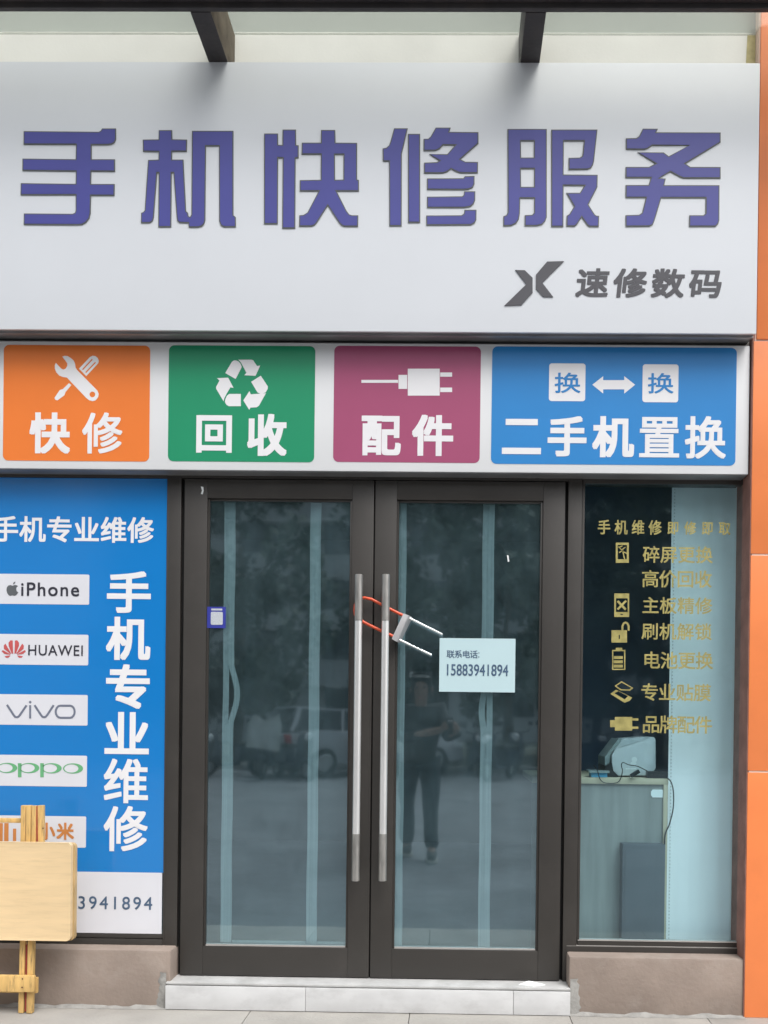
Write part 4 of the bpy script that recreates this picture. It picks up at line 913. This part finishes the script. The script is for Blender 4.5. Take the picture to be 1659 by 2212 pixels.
for i, (x, y, rz, lb) in enumerate(SP):
    o = sc0 if i == 0 else copy_tree(sc0); place(o, x, y, rz); o['label'] = lb
for (x, y, z, lb) in ((-3.9, -16.0, 1.15, 'pale quilted wind apron on the scooter left of the white car'), (-1.35, -15.8, 1.2, 'pale quilted wind apron on the scooter in front of the car')):
    o = copy_tree(sc0); place(o, x, y + 0.1, 1.7); o['label'] = ('navy scooter with a pale apron left of the white car' if x < -3 else 'navy scooter with a pale apron in front of the white car')
    m = MB(); m.poly([[Vector((x + a, y, z + b)) for a, b in ((-.34, -.5), (.30, -.55), (.36, .0), (.30, .22), (.05, .12), (-.2, .24), (-.36, .05))]], y + 0.92, y + 0.96)
    tag(ob('wind_apron', m, M['quilt'], bevel=0.01), lb, 'apron')

# --- photographer
def skinmesh(name, joints, edges, m, parent, sub=2):
    me = bpy.data.meshes.new(name); me.from_pydata([j[0] for j in joints], edges, [])
    o = bpy.data.objects.new(name, me); COL.objects.link(o)
    o.modifiers.new('s', 'SKIN'); sv = me.skin_vertices[0].data
    for i, j in enumerate(joints):
        r = j[1]; sv[i].radius = (r, r) if not isinstance(r, tuple) else r
    sv[0].use_root = True
    md = o.modifiers.new('u', 'SUBSURF'); md.levels = sub; md.render_levels = sub
    dg = bpy.context.evaluated_depsgraph_get(); nm = bpy.data.meshes.new_from_object(o.evaluated_get(dg)); bpy.data.objects.remove(o)
    og = origin(parent)
    for v in nm.vertices: v.co -= og
    for p in nm.polygons: p.use_smooth = True
    nm.materials.clear(); nm.materials.append(m)
    r = bpy.data.objects.new(name, nm); COL.objects.link(r); r.parent = parent; return r
BX, BY = -0.30, -4.72                                        # faces the shop (+Y)
per = thing('person', (BX, BY, 0), 'person in a black jacket and dark trousers photographing the shop', 'person')
def V3(x, y, z): return (BX + x, BY + y, z)
hip, chest, neck = V3(0, 0, .92), V3(0, .0, 1.25), V3(0, .03, 1.45)
hdc, hdt = V3(0, .07, 1.55), V3(0, .05, 1.67)
sL, sR = V3(-.19, .01, 1.38), V3(.19, .01, 1.38)
eL, eR = V3(-.20, .16, 1.12), V3(.27, .17, 1.12)
wL, wR = (-0.085, -4.37, 1.21), (0.05, -4.40, 1.21)
kL, kR = V3(-.11, .06, .50), V3(.12, .20, .50)
aL, aR = V3(-.11, -.04, .09), V3(.13, .26, .09)
J = [(hip, .11), (chest, .14), (neck, .055), (hdc, .085), (hdt, .075), (sL, .06), (eL, .042), (wL, .028), (sR, .06), (eR, .042), (wR, .028),
     (V3(-.10, 0, .86), .07), (kL, .05), (aL, .038), (V3(.10, 0, .86), .07), (kR, .05), (aR, .038), (V3(-.12, .12, .04), .035), (V3(.13, .42, .04), .035), (V3(0, .15, 1.545), .018)]
E = [(0, 1), (1, 2), (2, 3), (3, 4), (1, 5), (5, 6), (6, 7), (1, 8), (8, 9), (9, 10), (0, 11), (11, 12), (12, 13), (0, 14), (14, 15), (15, 16), (13, 17), (16, 18), (3, 19)]
for wv, sg in ((7, 1), (10, -1)):                              # palms and fingers closed round the phone edges
    w_ = Vector(J[wv][0]); pc = w_ + Vector((0.0, .05, .03)); J.append((tuple(pc), .026)); pi = len(J) - 1; E.append((wv, pi))
    for k in range(4):
        b0 = pc + Vector((sg * (0.004 + .004 * k), .024, .020 - k * .016)); b1 = b0 + Vector((sg * .020, .022, 0.004)); b2 = b1 + Vector((sg * .022, .004, 0))
        J += [(tuple(b0), .0085), (tuple(b1), .008), (tuple(b2), .0065)]; n = len(J); E += [(pi, n - 3), (n - 3, n - 2), (n - 2, n - 1)]
    t0 = pc + Vector((sg * .012, -.004, .028)); t1 = t0 + Vector((sg * .02, -.006, .022)); J += [(tuple(t0), .010), (tuple(t1), .008)]; n = len(J); E += [(pi, n - 2), (n - 2, n - 1)]
body_o = skinmesh('body', J, E, M['skin'], per)
skinmesh('jacket', [(V3(0, 0, .74), .175), (V3(0, 0, 1.05), .165), (chest, .175), (V3(0, .02, 1.42), .085), (sL, .085), (eL, .062), ((-0.105, -4.42, 1.19), .045), (sR, .085), (eR, .062), ((0.075, -4.45, 1.19), .045)], [(0, 1), (1, 2), (2, 3), (2, 4), (4, 5), (5, 6), (2, 7), (7, 8), (8, 9)], M['jacket'], per)
skinmesh('trousers', [(V3(0, 0, 1.0), .15), (V3(-.10, 0, .80), .115), (kL, .082), (V3(-.11, -.03, .08), .07), (V3(.10, 0, .80), .115), (kR, .082), (V3(.13, .25, .08), .07)], [(0, 1), (1, 2), (2, 3), (0, 4), (4, 5), (5, 6)], M['jeans'], per)
for (a, sx) in ((aL, -1), (aR, 1)):
    a = Vector(a); sh = skinmesh('shoe', [((a.x, a.y - .02, .065), .05), ((a.x, a.y + .10, .05), .045), ((a.x, a.y + .21, .04), .035)], [(0, 1), (1, 2)], M['shoe'], per)
    lo = [Vector((a.x + .052 * math.cos(t) * (1 + .1 * math.sin(t)), a.y + .085 + .155 * math.sin(t), 0)) for t in [i * 2 * math.pi / 20 for i in range(20)]]
    ms_ = MB(); ms_.add([(p.x, p.y, .002) for p in lo] + [(p.x, p.y, .03) for p in lo], [tuple(reversed(range(20))), tuple(range(20, 40))] + [(i, (i + 1) % 20, 20 + (i + 1) % 20, 20 + i) for i in range(20)])
    ob('sole', ms_, M['sole'], sh)
skinmesh('hair', [(V3(0, .02, 1.62), .10), (V3(0, .045, 1.69), .085), (V3(0, -.02, 1.57), .075)], [(0, 1), (0, 2)], M['hair'], per)
hc = Vector(hdc)
for sx in (-1, 1):
    ob('eye', MB().lathe([(0, .012), (.008, .008), (.011, 0), (0, -.01)], 'Y', hc + Vector((sx * .032, .082, .03)), 10), M['ink'], per, smooth=True)
    ob('ear', MB().lathe([(0, .012), (.022, .006), (.026, 0), (0, -.01)], 'X', hc + Vector((sx * .092, -.01, .01)), 12), M['skin'], per, smooth=True)
ob('mouth', MB().box(hc.x - .022, hc.x + .022, hc.y + .070, hc.y + .083, hc.z - .052, hc.z - .044), M['red'], per, bevel=0.002)
ph = thing('mobile_phone', (-0.02, -4.29, 1.18), 'black mobile phone held up in both hands by the photographer', 'phone')
ob('case', MB().box(-0.058, 0.018, -4.296, -4.287, 1.16, 1.32), M['dark'], ph, bevel=0.003)
ob('camera_lens', MB().lathe([(0, .002), (.008, .002), (.010, 0), (.010, -.003)], 'Y', (0.0, -4.287, 1.29), 14).lathe([(0, .002), (.008, .002), (.010, 0), (.010, -.003)], 'Y', (-0.025, -4.287, 1.29), 14), M['head'], ph)
